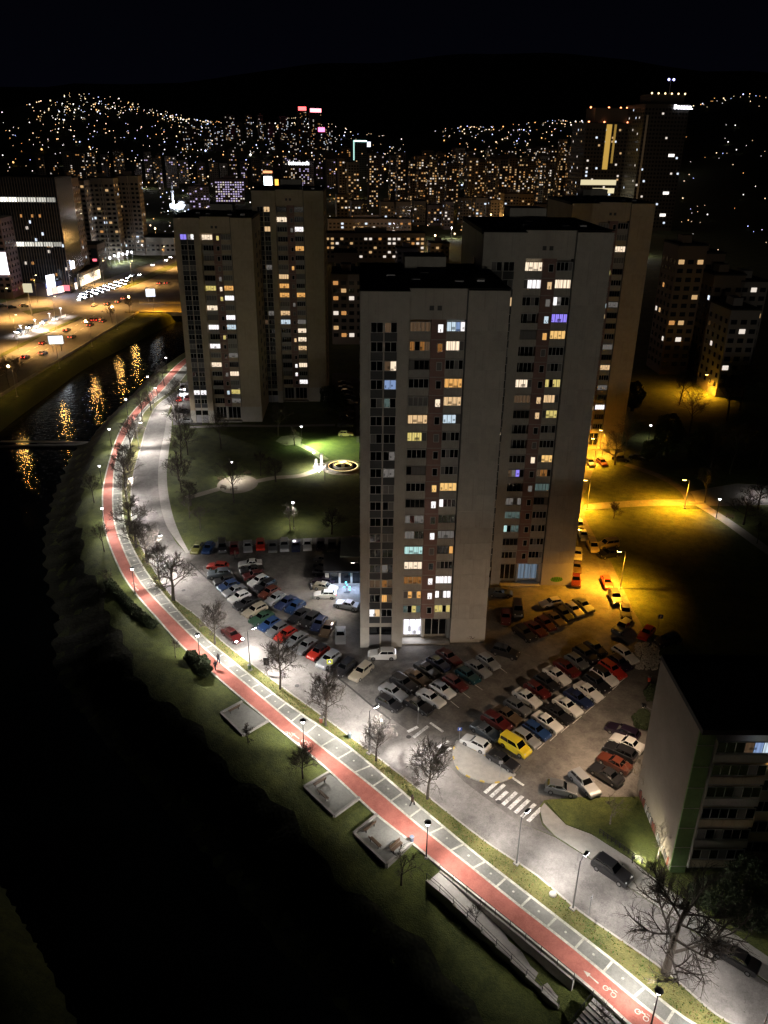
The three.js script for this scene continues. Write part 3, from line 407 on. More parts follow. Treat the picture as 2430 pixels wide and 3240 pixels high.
// ---------------------------------------------------------------- street lamps
const WHITE = [1, .93, .88], COOL = [.86, .92, 1], SODIUM = [1, .41, .022], AMBER = [1, .53, .15];
const glowWhite = glow(1, .95, 1, 14), glowSodium = glow(1, .6, .16, 22), glowAmber = glow(1, .74, .4, 16), glowCool = glow(.8, .85, 1, 14);
function spotIn(g, x, y, z, rgb, I, ang = 1.32, pen = .7, tx = 0, tz = 0, soft = 6) {
  const l = new THREE.SpotLight(new THREE.Color().setRGB(...rgb), I, 0, ang, pen, 2); l.position.set(x, y, z); l.target.position.set(x + tx, 0, z + tz); l.castShadow = true; l.shadow.radius = soft; g.add(l, l.target); return l;
}
function postLamp(label, p, h, rgb, gm, I, group, ang, turn = 0, wings = 0) { // short black post with a flat round head
  const t = thing('path_lamp', label, 'street lamp', p, turn, group);
  mesh('base_plate', cylY(.2, .16, 0, .25), M.concrete, t); mesh('pole', cylY(.085, .055, .2, h - .05), M.black, t);
  const hd = mesh('lamp_head', [cylY(.34, .42, h + .02, h + .1, 0, 0, 16), cylY(.42, .12, h + .1, h + .2, 0, 0, 16)], M.black, t);
  mesh('lamp_glass', cylY(.17, .33, h - .34, h + .02, 0, 0, 14), gm, hd);
  spotIn(t, 0, h - .4, 0, rgb, I * (wings ? .28 : 1), ang); if (wings) for (const k of [-1, 1]) spotIn(t, .12, h - .4, k * .12, rgb, I * wings, .92, .9, 2.6, k * h * 1.5); return t;
}
function armLamp(label, p, h, dir, rgb, gm, I, group, ang = 1.36, mat = M.metal, wings = 0) { // tall pole, short arm, flat head over the road
  const t = thing('street_lamp', label, 'street lamp', p, dir, group);
  mesh('base_block', box(-.3, .3, 0, .2, -.3, .3), M.concrete, t); mesh('pole', cylY(.11, .06, .1, h), mat, t);
  mesh('arm', bar(V(0, h - .05, 0), V(.9, h + .12, 0), .045, .04), mat, t);
  const hd = mesh('lamp_head', [box(.75, 1.5, h + .08, h + .2, -.17, .17)], M.black, t); mesh('lamp_glass', box(.82, 1.52, h - .03, h + .08, -.16, .16), gm, hd);
  spotIn(t, 1.15, h - .07, 0, rgb, I * (wings ? .2 : 1), ang, .7, wings ? .6 : 2); if (wings) for (const k of [-1, 1]) spotIn(t, 1.15, h - .07, k * .03, rgb, I * wings, .9, .9, 1.9, k * h * 1.35); return t;
}
const toRoad = (p) => { let b = roadLs[0], m = 1e9, k = 0; roadLs.forEach((q, i) => { const e = q.distanceToSquared(p); if (e < m) { m = e; k = i; } }); const d = roadLs[Math.min(k + 1, NS)].clone().sub(roadLs[Math.max(k - 1, 0)]).normalize(); return Math.atan2(-d.x, -d.z) + Math.PI / 2 + Math.PI / 2 * 0; };
const roadward = (p) => { let k = 0, m = 1e9; redL.forEach((q, i) => { const e = q.distanceToSquared(p); if (e < m) { m = e; k = i; } }); const d = roadLs[k].clone().sub(redL[k]).normalize(); return Math.atan2(-d.z, d.x); };
// lamps on the river side of the red path
for (const [x, y, what] of [[2064, 3238, 'beside the bicycle symbols'], [1340, 2712, 'beside the walled seating terrace'], [958, 2385, 'by a small bare tree and arrow markings'], [637, 2103, 'beside two clipped round bushes'], [426, 1880, 'at the end of the clipped hedge'], [333, 1680, 'where the red strip starts to bend'], [322, 1540, 'at the sharpest part of the river bend'], [350, 1418, 'beside the weir'], [402, 1318, 'above the weir by the riverside trees'], [468, 1242, 'across from the riverside tower'], [525, 1178, 'near the bridge']]) { const p = P(x, y); const q = redL.reduce((b, c) => c.distanceTo(p) < b.distanceTo(p) ? c : b); p.lerp(q, .4); p.y = -.02; postLamp('black path lamp with flat round head ' + what, p, 5.5, WHITE, glowWhite, 300, 'lamps along the red path', 1.32, roadward(p), 1.5); }
// tall lamps on the grass strip
for (const [x, y, what, dim = 1] of [[1812, 2878, 'beside the driveway', .36], [1634, 2736, 'facing the paved island', .38], [1168, 2386, 'between two bare trees'], [792, 2122, 'beside a litter bin and the headlights'], [500, 1806, 'behind the widest tree'], [408, 1610, 'under trees beside the footpath bend'], [440, 1420, 'across the path from the weir'], [487, 1300, 'opposite the riverside tower'], [2385, 3345, 'past the big spreading tree', .42]]) { const p = P(x, y); p.y = .12; armLamp('tall grey road lamp on the grass strip ' + what, p, 7.2, roadward(p), WHITE, glowWhite, 1150 * dim, 'tall lamps along the road', 1.34, M.metal, 1.5); }
// orange lamps of the lane, the lawn and the far tower
for (const [x, y, h, what] of [[1962, 1862, 7.8, 'at the lane kerb behind the parked cars'], [1857, 1612, 7.2, 'where the lawn path meets the lane'], [2166, 1608, 7, 'at the fork of the lawn paths'], [1880, 1468, 7, 'at the corner of the orange tower'], [1905, 1440, 7, 'against the wall of the orange tower'], [2236, 1250, 7, 'below the speckled grey block'], [2124, 1166, 7, 'among dark trees by the brown block']]) { const p = P(x, y); p.y = 0; armLamp('orange sodium lamp on a tall pole ' + what, p, h, Math.PI, SODIUM, glowSodium, what.includes('kerb') ? 3700 : what.includes('orange tower') ? 2300 : 3700, 'orange lamps', 1.35); }
// white park lamps
for (const [x, y, h, what, I] of [[738, 1520, 5, 'over the sanded circle', 330], [955, 1408, 5.5, 'at the edge of the bright lawn', 350], [994, 1488, 5, 'between the lawn and the fountain', 900], [2265, 1642, 5, 'beside the pale walkway', 150], [2425, 1580, 5, 'on the small square', 130], [2052, 1392, 4.5, 'beside the dark conifer', 60], [930, 1672, 6.3, 'with a greenish pole near the parked row', 260]]) { const p = P(x, y); p.y = 0; postLamp('white park lamp ' + what, p, h, what.includes('bright lawn') ? [.72, 1, .5] : WHITE, glowWhite, I, 'park lamps', 1.3).children.length && what.includes('bright lawn') && (() => { const t = scene.children[scene.children.length - 1]; spotIn(t, .3, h - .3, 0, [.76, 1, .45], 3000, .95, 1, 7, 1.5); })(); }
// lamps on the boulevard bank; their light streaks the river
for (const [x, y, what] of [[80, 1368, 'furthest from the bridge'], [212, 1288, 'beside the lit billboard'], [313, 1222, 'halfway to the bridge'], [388, 1148, 'second from the bridge'], [438, 1108, 'next to the bridge']]) { const m = P(x, y, -18); const p = V(m.x * (-119 / m.x), 0, m.z * (-119 / m.x)); const t = armLamp('amber boulevard lamp on the river parapet ' + what, [-119.5, 0, p.z], 10, Math.PI, AMBER, glowAmber, 5000, 'boulevard lamps', 1.3); mesh('bulb', new THREE.SphereGeometry(.33, 10, 8).translate(1.1, 10, 0), glow(1, .55, .14, 380), t); }
for (const [x, y] of [[60, 1110], [180, 1040], [300, 975], [420, 905], [520, 850], [120, 960], [330, 905], [30, 1010], [620, 830], [690, 870]]) { const p = P(x, y); armLamp('amber lamp standing in the wide boulevard crossing', [p.x, 0, p.z], 14, .4, AMBER, glowAmber, 5600, 'lamps in the boulevard crossing', 1.25); }
{ const t = thing('flood_lamp', 'short flood lamp lighting the foot of the graffiti gable', 'flood lamp', [29.2, .14, -67.4], 0); mesh('post', cylY(.06, .06, 0, .8), M.black, t); const h = mesh('lamp_head', box(-.2, .2, .8, 1.1, -.1, .12), M.black, t); mesh('lamp_glass', box(.2, .23, .84, 1.06, -.09, .1), glow(1, .93, .68, 8), h); const l = spotIn(t, .3, .95, 0, [1, .93, .66], 240, 1.15, .9); l.target.position.set(4.2, 0, -2.6); }
// behind the camera, over the rooftops: the floodlight masts whose light washes the upper halves of the tower fronts, and the slab that shades the lower halves
for (const [x, z, w] of [[52, 262, 'on the far side of the quarter'], [-40, 270, 'nearer the river']]) {
  const t = thing('floodlight_mast', 'tall sports ground floodlight mast ' + w, 'floodlight mast', [x, 0, z]); mesh('pole', cylY(.6, .3, 0, 46), M.metal, t); mesh('lamp_rack', box(-3, 3, 43, 47, -.4, 0), M.metal, t);
  mesh('lamp_glass', box(-2.8, 2.8, 43.3, 46.7, -.55, -.42), glow(1, .95, .85, 8), t); const l = new THREE.SpotLight(new THREE.Color().setRGB(1, .92, .78), 11500, 0, .6, .5); l.position.set(0, 45, -.9); l.target.position.set(-x * .8, 30, -400); l.shadow.radius = 60; l.castShadow = true; t.add(l, l.target);
}
{ const t = thing('apartment_slab', 'long slab across the river behind the viewpoint', 'apartment block', [10, 0, 122]); mesh('wall', box(-90, 90, 0, 36, 0, 13), M.wallA, t); mesh('roof', box(-90.3, 90.3, 36, 36.5, -.3, 13.3), M.roof, t); }
// flood lamp on the back corner of the low block, over the right-hand car park
{ const t = thing('flood_lamp', 'flood lamp bracketed to the back corner of the low block', 'flood lamp', [32.9, 12.5, -79.7], 0); mesh('bracket', bar(V(.4, 0, .3), V(-.5, .3, -.3), .04), M.metal, t); const h = mesh('lamp_head', box(-.8, -.3, .2, .5, -.55, -.05), M.black, t); mesh('lamp_glass', box(-.76, -.34, .16, .2, -.5, -.1), glow(1, .8, .58, 10), h); const l = spotIn(t, -.6, .1, -.3, [1, .7, .46], 1300, 1.25, .6); l.target.position.set(-13, -12.5, -11); }
// ---------------------------------------------------------------- the town behind
const wallTones = [[.2, .18, .16], [.26, .22, .18], [.17, .15, .15], [.3, .27, .23], [.22, .17, .13], [.19, .17, .19]].map((c) => plain(...c));
const farLit = { warm: glow(1, .62, .28, .6), white: glow(1, .88, .76, .85), orange: glow(1, .46, .14, .55), cool: glow(.75, .85, 1, 1.2), lilac: glow(.75, .62, 1, .8) };
const darkGlass = plain(.02, .022, .026, .15);
function block(name, label, category, o) { // front between two ground pixels, top at a pixel row
  const r = rngOf(o.seed || (o.x0 * 31 + o.yb) | 0), a = P(o.x0, o.yb), b = P(o.x1, o.yb2 || o.yb), d = b.clone().sub(a), w = d.length(), h = o.h || riseAt(a.clone().lerp(b, .5), (o.x0 + o.x1) / 2, o.yt), D = o.depth || 14;
  const t = thing(name, label, category, [(a.x + b.x) / 2, terrain((a.x + b.x) / 2, (a.z + b.z) / 2), (a.z + b.z) / 2], Math.atan2(-d.z, d.x), o.group), wm = o.wall || wallTones[(r() * 6) | 0];
  mesh('wall', box(-w / 2, w / 2, 0, h, -D, 0), wm, t);
  mesh('roof', [box(-w / 2 - .2, w / 2 + .2, h, h + .5, -D - .2, .2)], M.roof, t);
  if (o.hut !== 0) mesh('roof_hut', box(-w * .2, w * .12, h + .5, h + 3, -D * .7, -D * .35), wm, t);
  const fh = o.fh || 3, rows = Math.max(1, Math.floor((h - 3.5) / fh)), cols = o.cols || Math.max(2, Math.round(w / 3.4)), sets = { dark: [] }, kinds = o.kinds || ['warm', 'warm', 'white', 'orange', 'cool'];
  for (let k = 0; k < rows; k++) for (let c = 0; c < cols; c++) { const x = -w / 2 + w * (c + .5) / cols, y = 3.2 + k * fh, ww = Math.min(2, w / cols * .62), on = r() < (o.lit ?? .3); const key = on ? kinds[(r() * kinds.length) | 0] : 'dark'; (sets[key] = sets[key] || []).push(box(x - ww / 2, x + ww / 2, y, y + fh * .5, -.04, on ? .07 : .05)); }
  if (o.bands) for (let k = 0; k < rows; k++) for (const q of [-.24, .26]) mesh('balcony', box(w * (q - .2), w * (q + .2), 2 + k * fh, 3.1 + k * fh, .05, 1.3), wm, t);
  if (o.bands) for (const q of [-.5, 0, .48]) mesh('pier', box(w * q, w * (q + .02) + .3, 0, h, 0, 1.6), wm, t);
  const side = o.side ?? (t.position.x > 0 ? -1 : 1);
  for (let k = 0; k < rows; k++) for (let c = 0; c < Math.round(D / 4); c++) { const on = r() < (o.lit ?? .3) * .7; const z = -D * (c + .5) / Math.round(D / 4), y = 3.2 + k * fh, x = side * w / 2; const key = on ? kinds[(r() * kinds.length) | 0] : 'dark'; (sets[key] = sets[key] || []).push(box(x - .05, x + .05, y, y + fh * .5, z - .7, z + .7)); }
  for (const key of Object.keys(sets)) if (sets[key].length) { const m = mesh(key === 'dark' ? 'dark_windows' : 'lit_windows', sets[key], key === 'dark' ? darkGlass : farLit[key], t); m.userData.kind = 'stuff'; }
  t.userData.h = undefined; t.userData = { ...t.userData }; delete t.userData.h; t.h = h; t.w = w; t.d = D; return t;
}
const sign = (t, name, w, h, x, y, z, mat, depth = .3) => mesh(name, box(x - w / 2, x + w / 2, y, y + h, z, z + depth), mat, t);
const font = await new FontLoader().loadAsync('fonts/droid/droid_sans_bold.typeface.json');
function lettering(t, text, size, x, y, z, mat, name = 'sign_letters') { const g = new TextGeometry(text, { font, size, depth: .4, curveSegments: 3 }); g.computeBoundingBox(); g.translate(-(g.boundingBox.max.x + g.boundingBox.min.x) / 2 + x, y, z); return mesh(name, g, mat, t); }
{ // left of the boulevard
  const gl = block('office_building', 'dark glass office building with two lit white storey bands', 'office building', { x0: 46, x1: 226, yb: 928, yt: 562, depth: 30, wall: plain(.03, .035, .045, .12), lit: .07, kinds: ['cool', 'white', 'orange'], cols: 16, hut: 0 });
  for (let i = 0; i <= 22; i++) mesh('mullion', box(-gl.w / 2 + gl.w * i / 22 - .12, -gl.w / 2 + gl.w * i / 22 + .12, 4, gl.h, .05, .4), M.frameDark, gl);
  for (const f of [.8, .42]) for (let i = 0; i < 6; i++) sign(gl, 'lit_window_band', gl.w / 6 - .5, 2.2, -gl.w / 2 + gl.w * (i + .5) / 6.2, gl.h * f, .08, glow(1, .97, .86, [2, 1.8, .9, .8, .7, .4][i]), .1);
  for (let i = 0; i < 7; i++) sign(gl, 'shop_window', gl.w / 7 - 1, 3, -gl.w / 2 + gl.w * (i + .5) / 7, 1.4, .1, [glow(1, .4, .3, 1.3), glow(1, .55, .2, 1.4), glow(1, .2, .25, 1.5), glow(1, .75, .5, 1.6)][i % 4], .3);
  const ml = block('department_store', 'mauve walled store with a big white lit screen sign', 'store', { x0: -60, x1: 44, yb: 945, yt: 690, depth: 25, wall: plain(.3, .22, .24), lit: 0, hut: 0 }); sign(ml, 'screen_sign', ml.w * .62, 9, ml.w * .18, ml.h * .36, .1, glow(.92, .92, 1, 3)); sign(ml, 'screen_sign', ml.w * .8, 1.5, ml.w * .1, ml.h * .36 - 2, .1, glow(1, .95, 1, 4));
  const mt = block('apartment_tower', 'mauve tower standing right against the glass office building', 'tower', { x0: 232, x1: 254, yb: 900, yt: 566, depth: 26, wall: plain(.26, .2, .18), lit: .1 });
  const pv = block('lit_pavilion', 'low shop pavilion glowing blue and white by the crossing', 'pavilion', { x0: 150, x1: 246, yb: 940, yb2: 918, h: 7, depth: 12, lit: 0, hut: 0, wall: plain(.1, .12, .3) });
  for (let i = 0; i < 6; i++) sign(pv, 'shop_window', pv.w / 6 - .6, 3.4, -pv.w / 2 + pv.w * (i + .5) / 6, .8, .1, [glow(1, .8, .62, 2.2), glow(1, .6, .5, 1.6), glow(1, .85, .75, 2)][i % 3]); sign(pv, 'screen_sign', pv.w * .25, 6.5, -pv.w * .36, 4.6, .6, glow(.88, .9, 1, 4)); sign(pv, 'screen_sign', pv.w * .3, 4, pv.w * .32, 12, .6, glow(1, 1, 1, 4)); sign(pv, 'sign_post', .5, 12, pv.w * .32, .2, .3, M.metal);
  for (const k of [-.36, .32]) { const l = new THREE.RectAreaLight(new THREE.Color().setRGB(.6, .68, 1), 26, pv.w * .25, 5); l.position.set(pv.w * k, k < 0 ? 7.8 : 14, 1.2); l.rotation.y = Math.PI; pv.add(l); }
  const sh = block('shop_row', 'low row of bright shop windows along the boulevard', 'shops', { x0: 255, x1: 318, yb: 912, yb2: 884, h: 8, depth: 10, lit: 0, hut: 0 }); for (let i = 0; i < 6; i++) sign(sh, 'shop_window', sh.w / 6 - .6, 5, -sh.w / 2 + sh.w * (i + .5) / 6, 1, .1, glow(1, .84, .6, 2));
  block('apartment_slab', 'grey balconied slab next to the mauve tower', 'apartment block', { x0: 232, x1: 300, yb: 832, yt: 571, depth: 16, lit: .13, bands: 1, wall: plain(.24, .2, .18) });
  block('apartment_slab', 'middle balconied slab of three by the boulevard', 'apartment block', { x0: 310, x1: 388, yb: 822, yt: 564, depth: 16, lit: .15, bands: 1, wall: plain(.26, .23, .2) });
  block('apartment_slab', 'balconied slab of three nearest the pale round-fronted hall', 'apartment block', { x0: 395, x1: 462, yb: 808, yt: 557, depth: 16, lit: .14, bands: 1, wall: plain(.25, .21, .18) });
  const cub = block('corner_building', 'dark cube building with one glazed blue corner below the slabs', 'building', { x0: 256, x1: 318, yb: 862, yt: 775, depth: 20, lit: .05, wall: plain(.2, .16, .15), hut: 0 }); sign(cub, 'corner_window', cub.w * .3, cub.h * .7, cub.w * .3, 3, .1, plain(.06, .08, .1, .2)); sign(cub, 'neon_sign', cub.w * .2, 1.4, cub.w * .3, 7, .4, glow(1, .15, .2, 2));
  const hall = block('assembly_hall', 'pale wide hall with ribbon windows and bright forecourt', 'hall', { x0: 418, x1: 556, yb: 808, yt: 752, depth: 26, lit: .1, wall: plain(.42, .4, .37), hut: 0 });
  for (let i = 0; i < 8; i++) { const p = P(350 + i * 9 + (i % 3) * 6, 838 - i * 2); const l = thing('forecourt_light', 'white light among the bright cluster before the hall', 'lamp', [p.x, 0, p.z], 0, 'forecourt lights'); mesh('pole', cylY(.12, .1, 0, 4 + i % 3), M.metal, l); mesh('lamp_glass', new THREE.SphereGeometry(.75, 8, 6).translate(0, 4.6 + i % 3, 0), glow(.95, .93, 1, 7), l); if (i % 3 === 0) { const q = new THREE.PointLight(0xffffff, 350); q.position.set(.5, 3.6, 1); l.add(q); } }
  // minaret and mosque
  const mp = P(567, 668), mos = thing('mosque', 'floodlit white mosque with a slender minaret', 'mosque', [mp.x, 0, mp.z]); const whiteLit = plain(.75, .77, .8); mesh('hall', box(-11, 13, 0, 8, -12, 0), whiteLit, mos); mesh('dome', new THREE.SphereGeometry(6, 14, 8, 0, 6.3, 0, 1.57).translate(3, 8, -6), whiteLit, mos);
  mesh('minaret', [cylY(1.7, 1.3, 0, 22, -6, 2), cylY(2.2, 2.2, 22, 23.5, -6, 2), cylY(1, .9, 23.5, 29, -6, 2)], whiteLit, mos); mesh('spire', new THREE.ConeGeometry(1.2, 6, 10).translate(-6, 32, 2), M.metal, mos);
  for (const [x, z] of [[-12, 8], [0, 9], [9, 8]]) { const g = mesh('flood_lamp_glass', box(x - .3, x + .3, .3, .8, z - .3, z + .3), glowCool, mos); const l = new THREE.SpotLight(new THREE.Color().setRGB(.8, .88, 1), 2600, 0, .8, .6); l.position.set(x, 1.1, z); l.target.position.set(-4, 14, 0); mos.add(l, l.target); }
  // office blocks with lilac light
  const of1 = block('office_block', 'lilac-lit office block left of a wider one', 'office building', { x0: 602, x1: 664, yb: 664, yt: 590, depth: 18, lit: .35, kinds: ['lilac', 'dark', 'lilac'], wall: plain(.3, .26, .34) });
  const of2 = block('office_block', 'wide lilac-lit office block with ribbon windows', 'office building', { x0: 684, x1: 776, yb: 646, yt: 566, depth: 20, lit: .75, kinds: ['lilac', 'lilac', 'white'], wall: plain(.32, .28, .36) });
  const te = block('office_building', 'office block with a white lit name across its top', 'office building', { x0: 916, x1: 980, yb: 622, yt: 534, depth: 18, lit: .4, kinds: ['white', 'warm', 'lilac'], hut: 0 }); lettering(te, 'telemach', te.w * .165, 0, te.h + 1, -1, glow(1, .98, 1, 4));
  const led = block('hotel_tower', 'slim dark tower with a glowing white screen beside it', 'tower', { x0: 838, x1: 870, yb: 640, yt: 545, depth: 14, lit: .1 }); sign(led, 'screen_sign', led.w * .8, led.w * .8, -led.w * .1, led.h * .55, .2, glow(.85, .95, 1, 5)); sign(led, 'neon_sign', led.w * .35, led.h * .45, led.w * .75, led.h * .3, .2, glow(1, .5, .08, 2)); sign(led, 'neon_sign', led.w * .9, 3, -led.w * .1, led.h * .95, .2, glow(1, .35, .15, 2));
  const cy = block('hotel_tower', 'pale tower outlined by cyan light along its top', 'tower', { x0: 1120, x1: 1160, yb: 612, yt: 458, depth: 30, lit: .05, hut: 0, wall: plain(.12, .16, .16) }); sign(cy, 'neon_strip', cy.w, 2, 0, cy.h - 2, .2, glow(.55, 1, .95, 4)); sign(cy, 'neon_strip', 2, cy.h * .4, -cy.w / 2, cy.h * .6, .2, glow(.5, .9, .8, 1.2)); sign(cy, 'neon_strip', 6, 8, cy.w * .7, cy.h - 10, -4, glow(.8, .85, 1, 2.5));
  for (const [x0, x1, yb, yt, c, n] of [[950, 974, 560, 434, [1, .1, .1], 'red'], [986, 1020, 560, 436, [1, .25, .3], 'pink'], [1010, 1030, 575, 470, [1, .15, .35], 'crimson']]) { const b = block('office_building', `distant dark tower topped by a ${n} lit sign`, 'office building', { x0, x1, yb, yt: yt + 8, depth: 16, lit: .12 }); sign(b, 'neon_sign', b.w, 9, 0, b.h + 1, 0, glow(...c, 4)); }
}
{ // behind the towers
  const s1 = block('apartment_slab', 'long low slab with scattered lit windows behind the park tower', 'apartment block', { x0: 1030, x1: 1342, yb: 830, yt: 738, depth: 14, lit: .3, kinds: ['warm', 'white', 'orange', 'white'] });
  block('apartment_slab', 'long slab standing just behind another long low slab', 'apartment block', { x0: 1040, x1: 1300, yb: 770, yt: 693, depth: 14, lit: .16 });
  block('apartment_block', 'short block with warm windows between two towers', 'apartment block', { x0: 1052, x1: 1150, yb: 1090, yt: 868, depth: 20, lit: .3, kinds: ['warm', 'orange', 'white'], wall: plain(.36, .29, .24) });
  block('apartment_block', 'dark roofed block behind the short block', 'apartment block', { x0: 1060, x1: 1130, yb: 1010, yt: 800, depth: 14, lit: .12 });
  block('brick_house', 'small house with a dark hipped roof by the lit street', 'house', { x0: 1256, x1: 1322, yb: 850, yt: 786, depth: 12, lit: .1 });
  block('brick_house', 'house under the wall of the grey tower by the lit street', 'house', { x0: 1360, x1: 1420, yb: 830, yt: 770, depth: 16, lit: .15 });
  // the two tall towers on the right
  const e1 = block('skyscraper', 'skyscraper with an amber strip and a white lit fin', 'skyscraper', { x0: 1822, x1: 1978, yb: 720, yt: 390, depth: 40, lit: .1, kinds: ['white', 'cool', 'warm'], wall: plain(.08, .076, .07, .5), hut: 0, fh: 3.6 });
  mesh('crown', box(-e1.w * .33, e1.w * .38, e1.h, e1.h + 14, -30, -4), plain(.1, .09, .08), e1);
  sign(e1, 'amber_light_strip', e1.w * .1, e1.h * .42, -e1.w * .06, e1.h * .57, .1, glow(1, .6, .12, .55)); sign(e1, 'amber_light_strip', e1.w * .04, e1.h * .36, e1.w * .06, e1.h * .63, .1, glow(1, .6, .12, .3)); sign(e1, 'white_fin', e1.w * .1, e1.h * .96, e1.w * .46, e1.h * .04, .5, plain(.8, .77, .73)); sign(e1, 'flood_lamp_glass', 1.5, .8, e1.w * .46, .6, 18.5, glowWhite); { const l = new THREE.SpotLight(new THREE.Color().setRGB(1, .95, .9), 70000, 0, .5, .4); l.position.set(e1.w * .46, 1.8, 18); l.target.position.set(e1.w * .46, e1.h * .45, .8); l.castShadow = true; e1.add(l, l.target); }
  for (const [f, a, b, k] of [[.42, -.5, .2, .8], [.34, -.25, .18, .9], [.25, -.3, .38, 1.4], [.16, -.5, -.1, 1.2], [.14, -.05, .2, 1.8], [.2, -.5, -.3, .7]]) sign(e1, 'lit_window_band', e1.w * (b - a), 5, e1.w * (a + b) / 2, e1.h * f, .1, glow(1, .86, .52, k));
  const red = glow(1, .3, .12, 6);
  for (const [x, y, z] of [[-.4, 14.5, -8], [-.05, 14.5, -8], [.18, 14.5, -8], [.3, 14.5, -8], [-.45, 1, -2], [-.15, 1, -2], [.3, 1, -2], [.4, 1, -2]]) mesh('warning_light', new THREE.SphereGeometry(.9, 8, 6).translate(e1.w * x, e1.h + y, z), red, e1);
  const e2 = block('skyscraper', 'tallest skyscraper with a white lit name at its top', 'skyscraper', { x0: 1990, x1: 2122, yb: 730, yt: 330, depth: 45, lit: .05, kinds: ['white', 'cool'], wall: plain(.09, .088, .084, .5), hut: 0, fh: 3.6 });
  lettering(e2, 'Bosana.', e2.w * .083, e2.w * .36, e2.h - 4, .4, glow(.95, .92, 1, 5)); sign(e2, 'pale_fin', 2, e2.h * .9, -e2.w * .42, 2, .1, plain(.75, .72, .66)); mesh('crown', box(-e2.w * .35, e2.w * .4, e2.h, e2.h + 9, -30, -4), plain(.08, .08, .08), e2);
  for (let i = 0; i < 6; i++) mesh('warning_light', new THREE.SphereGeometry(.8, 8, 6).translate(e2.w * (-.35 + i * .15), e2.h + 9.5, -4), glow(1, .72, .36, 4), e2); for (const x of [.05, .16]) mesh('warning_light', new THREE.SphereGeometry(1.1, 8, 6).translate(e2.w * x, e2.h + 22, -10), glow(.4, .4, 1, 7), e2); mesh('mast', cylY(.6, .2, e2.h + 8, e2.h + 22, e2.w * .1, -10), M.metal, e2);
  for (const f of [.12, .3, .6]) sign(e2, 'lit_window_band', 6, 2.5, e2.w * .25, e2.h * f, .1, glow(1, .93, .85, 2));
  // dim blocks beyond the lawn
  block('apartment_block', 'brown stepped block with a lamp-lit corner beyond the lawn', 'apartment block', { x0: 2085, x1: 2170, yb: 1185, yt: 775, depth: 14, lit: .1, wall: plain(.2, .14, .095) });
  block('apartment_block', 'wide brown block behind the dark conifers', 'apartment block', { x0: 2140, x1: 2232, yb: 1160, yt: 800, depth: 14, lit: .1, wall: plain(.17, .12, .08) });
  block('apartment_block', 'brown block with one cold lit window over the trees', 'apartment block', { x0: 2205, x1: 2300, yb: 1190, yt: 868, depth: 14, lit: .1, kinds: ['cool', 'orange'], wall: plain(.17, .125, .085) });
  block('apartment_block', 'speckled grey block with a pale end wall beyond the lawn', 'apartment block', { x0: 2262, x1: 2352, yb: 1256, yt: 978, depth: 16, lit: .1, wall: plain(.26, .235, .21) });
  block('apartment_block', 'pale block just behind the speckled grey block', 'apartment block', { x0: 2290, x1: 2372, yb: 1190, yt: 888, depth: 16, lit: .06, wall: plain(.24, .215, .19) });
}
{ // the rest of the town, in rows up the valley
  const r = rngOf(77), spots = [];
  const add = (x0, x1, yb, yt, lit, kinds) => { if (spots.some((q) => Math.abs(q[2] - yb) < 12 && x0 < q[1] && x1 > q[0])) return; spots.push([x0, x1, yb]); const n = spots.length; block(['apartment_block', 'apartment_block', 'office_block'][n % 3], ['distant apartment block with a scatter of lit windows', 'distant brown apartment block among the town lights', 'distant office block among the town lights'][n % 3], 'distant building', { x0, x1, yb, yt, depth: 16, lit, kinds, hut: n % 3 ? 0 : 1, group: ['distant town blocks', 'distant brown town blocks', 'distant town offices'][n % 3] }); };
  for (let i = 0; i < 26; i++) add(1070 + i * 31 + r() * 10, 1092 + i * 31 + r() * 16, 640 + r() * 50, 482 + r() * 40, .27, ['warm', 'orange', 'warm', 'white']);
  for (let i = 0; i < 24; i++) add(1080 + i * 32 + r() * 12, 1106 + i * 32 + r() * 14, 596 + r() * 22, 486 + r() * 36, .24, ['warm', 'orange', 'white']);
  for (let i = 0; i < 20; i++) add(430 + i * 33 + r() * 12, 454 + i * 33 + r() * 16, 594 + r() * 30, 500 + r() * 36, .2, ['warm', 'orange', 'white', 'lilac']);
  for (let i = 0; i < 14; i++) add(120 + i * 40 + r() * 12, 148 + i * 40 + r() * 20, 596 + r() * 20, 500 + r() * 34, .18, ['warm', 'orange', 'white']);
  for (let i = 0; i < 14; i++) add(580 + i * 34 + r() * 12, 600 + i * 34 + r() * 16, 552 + r() * 12, 468 + r() * 30, .18, ['warm', 'white', 'cool']);
  for (let i = 0; i < 16; i++) add(1060 + i * 48 + r() * 12, 1094 + i * 48 + r() * 20, 700 + r() * 30, 610 + r() * 40, .17, ['warm', 'orange', 'white', 'cool']);
}
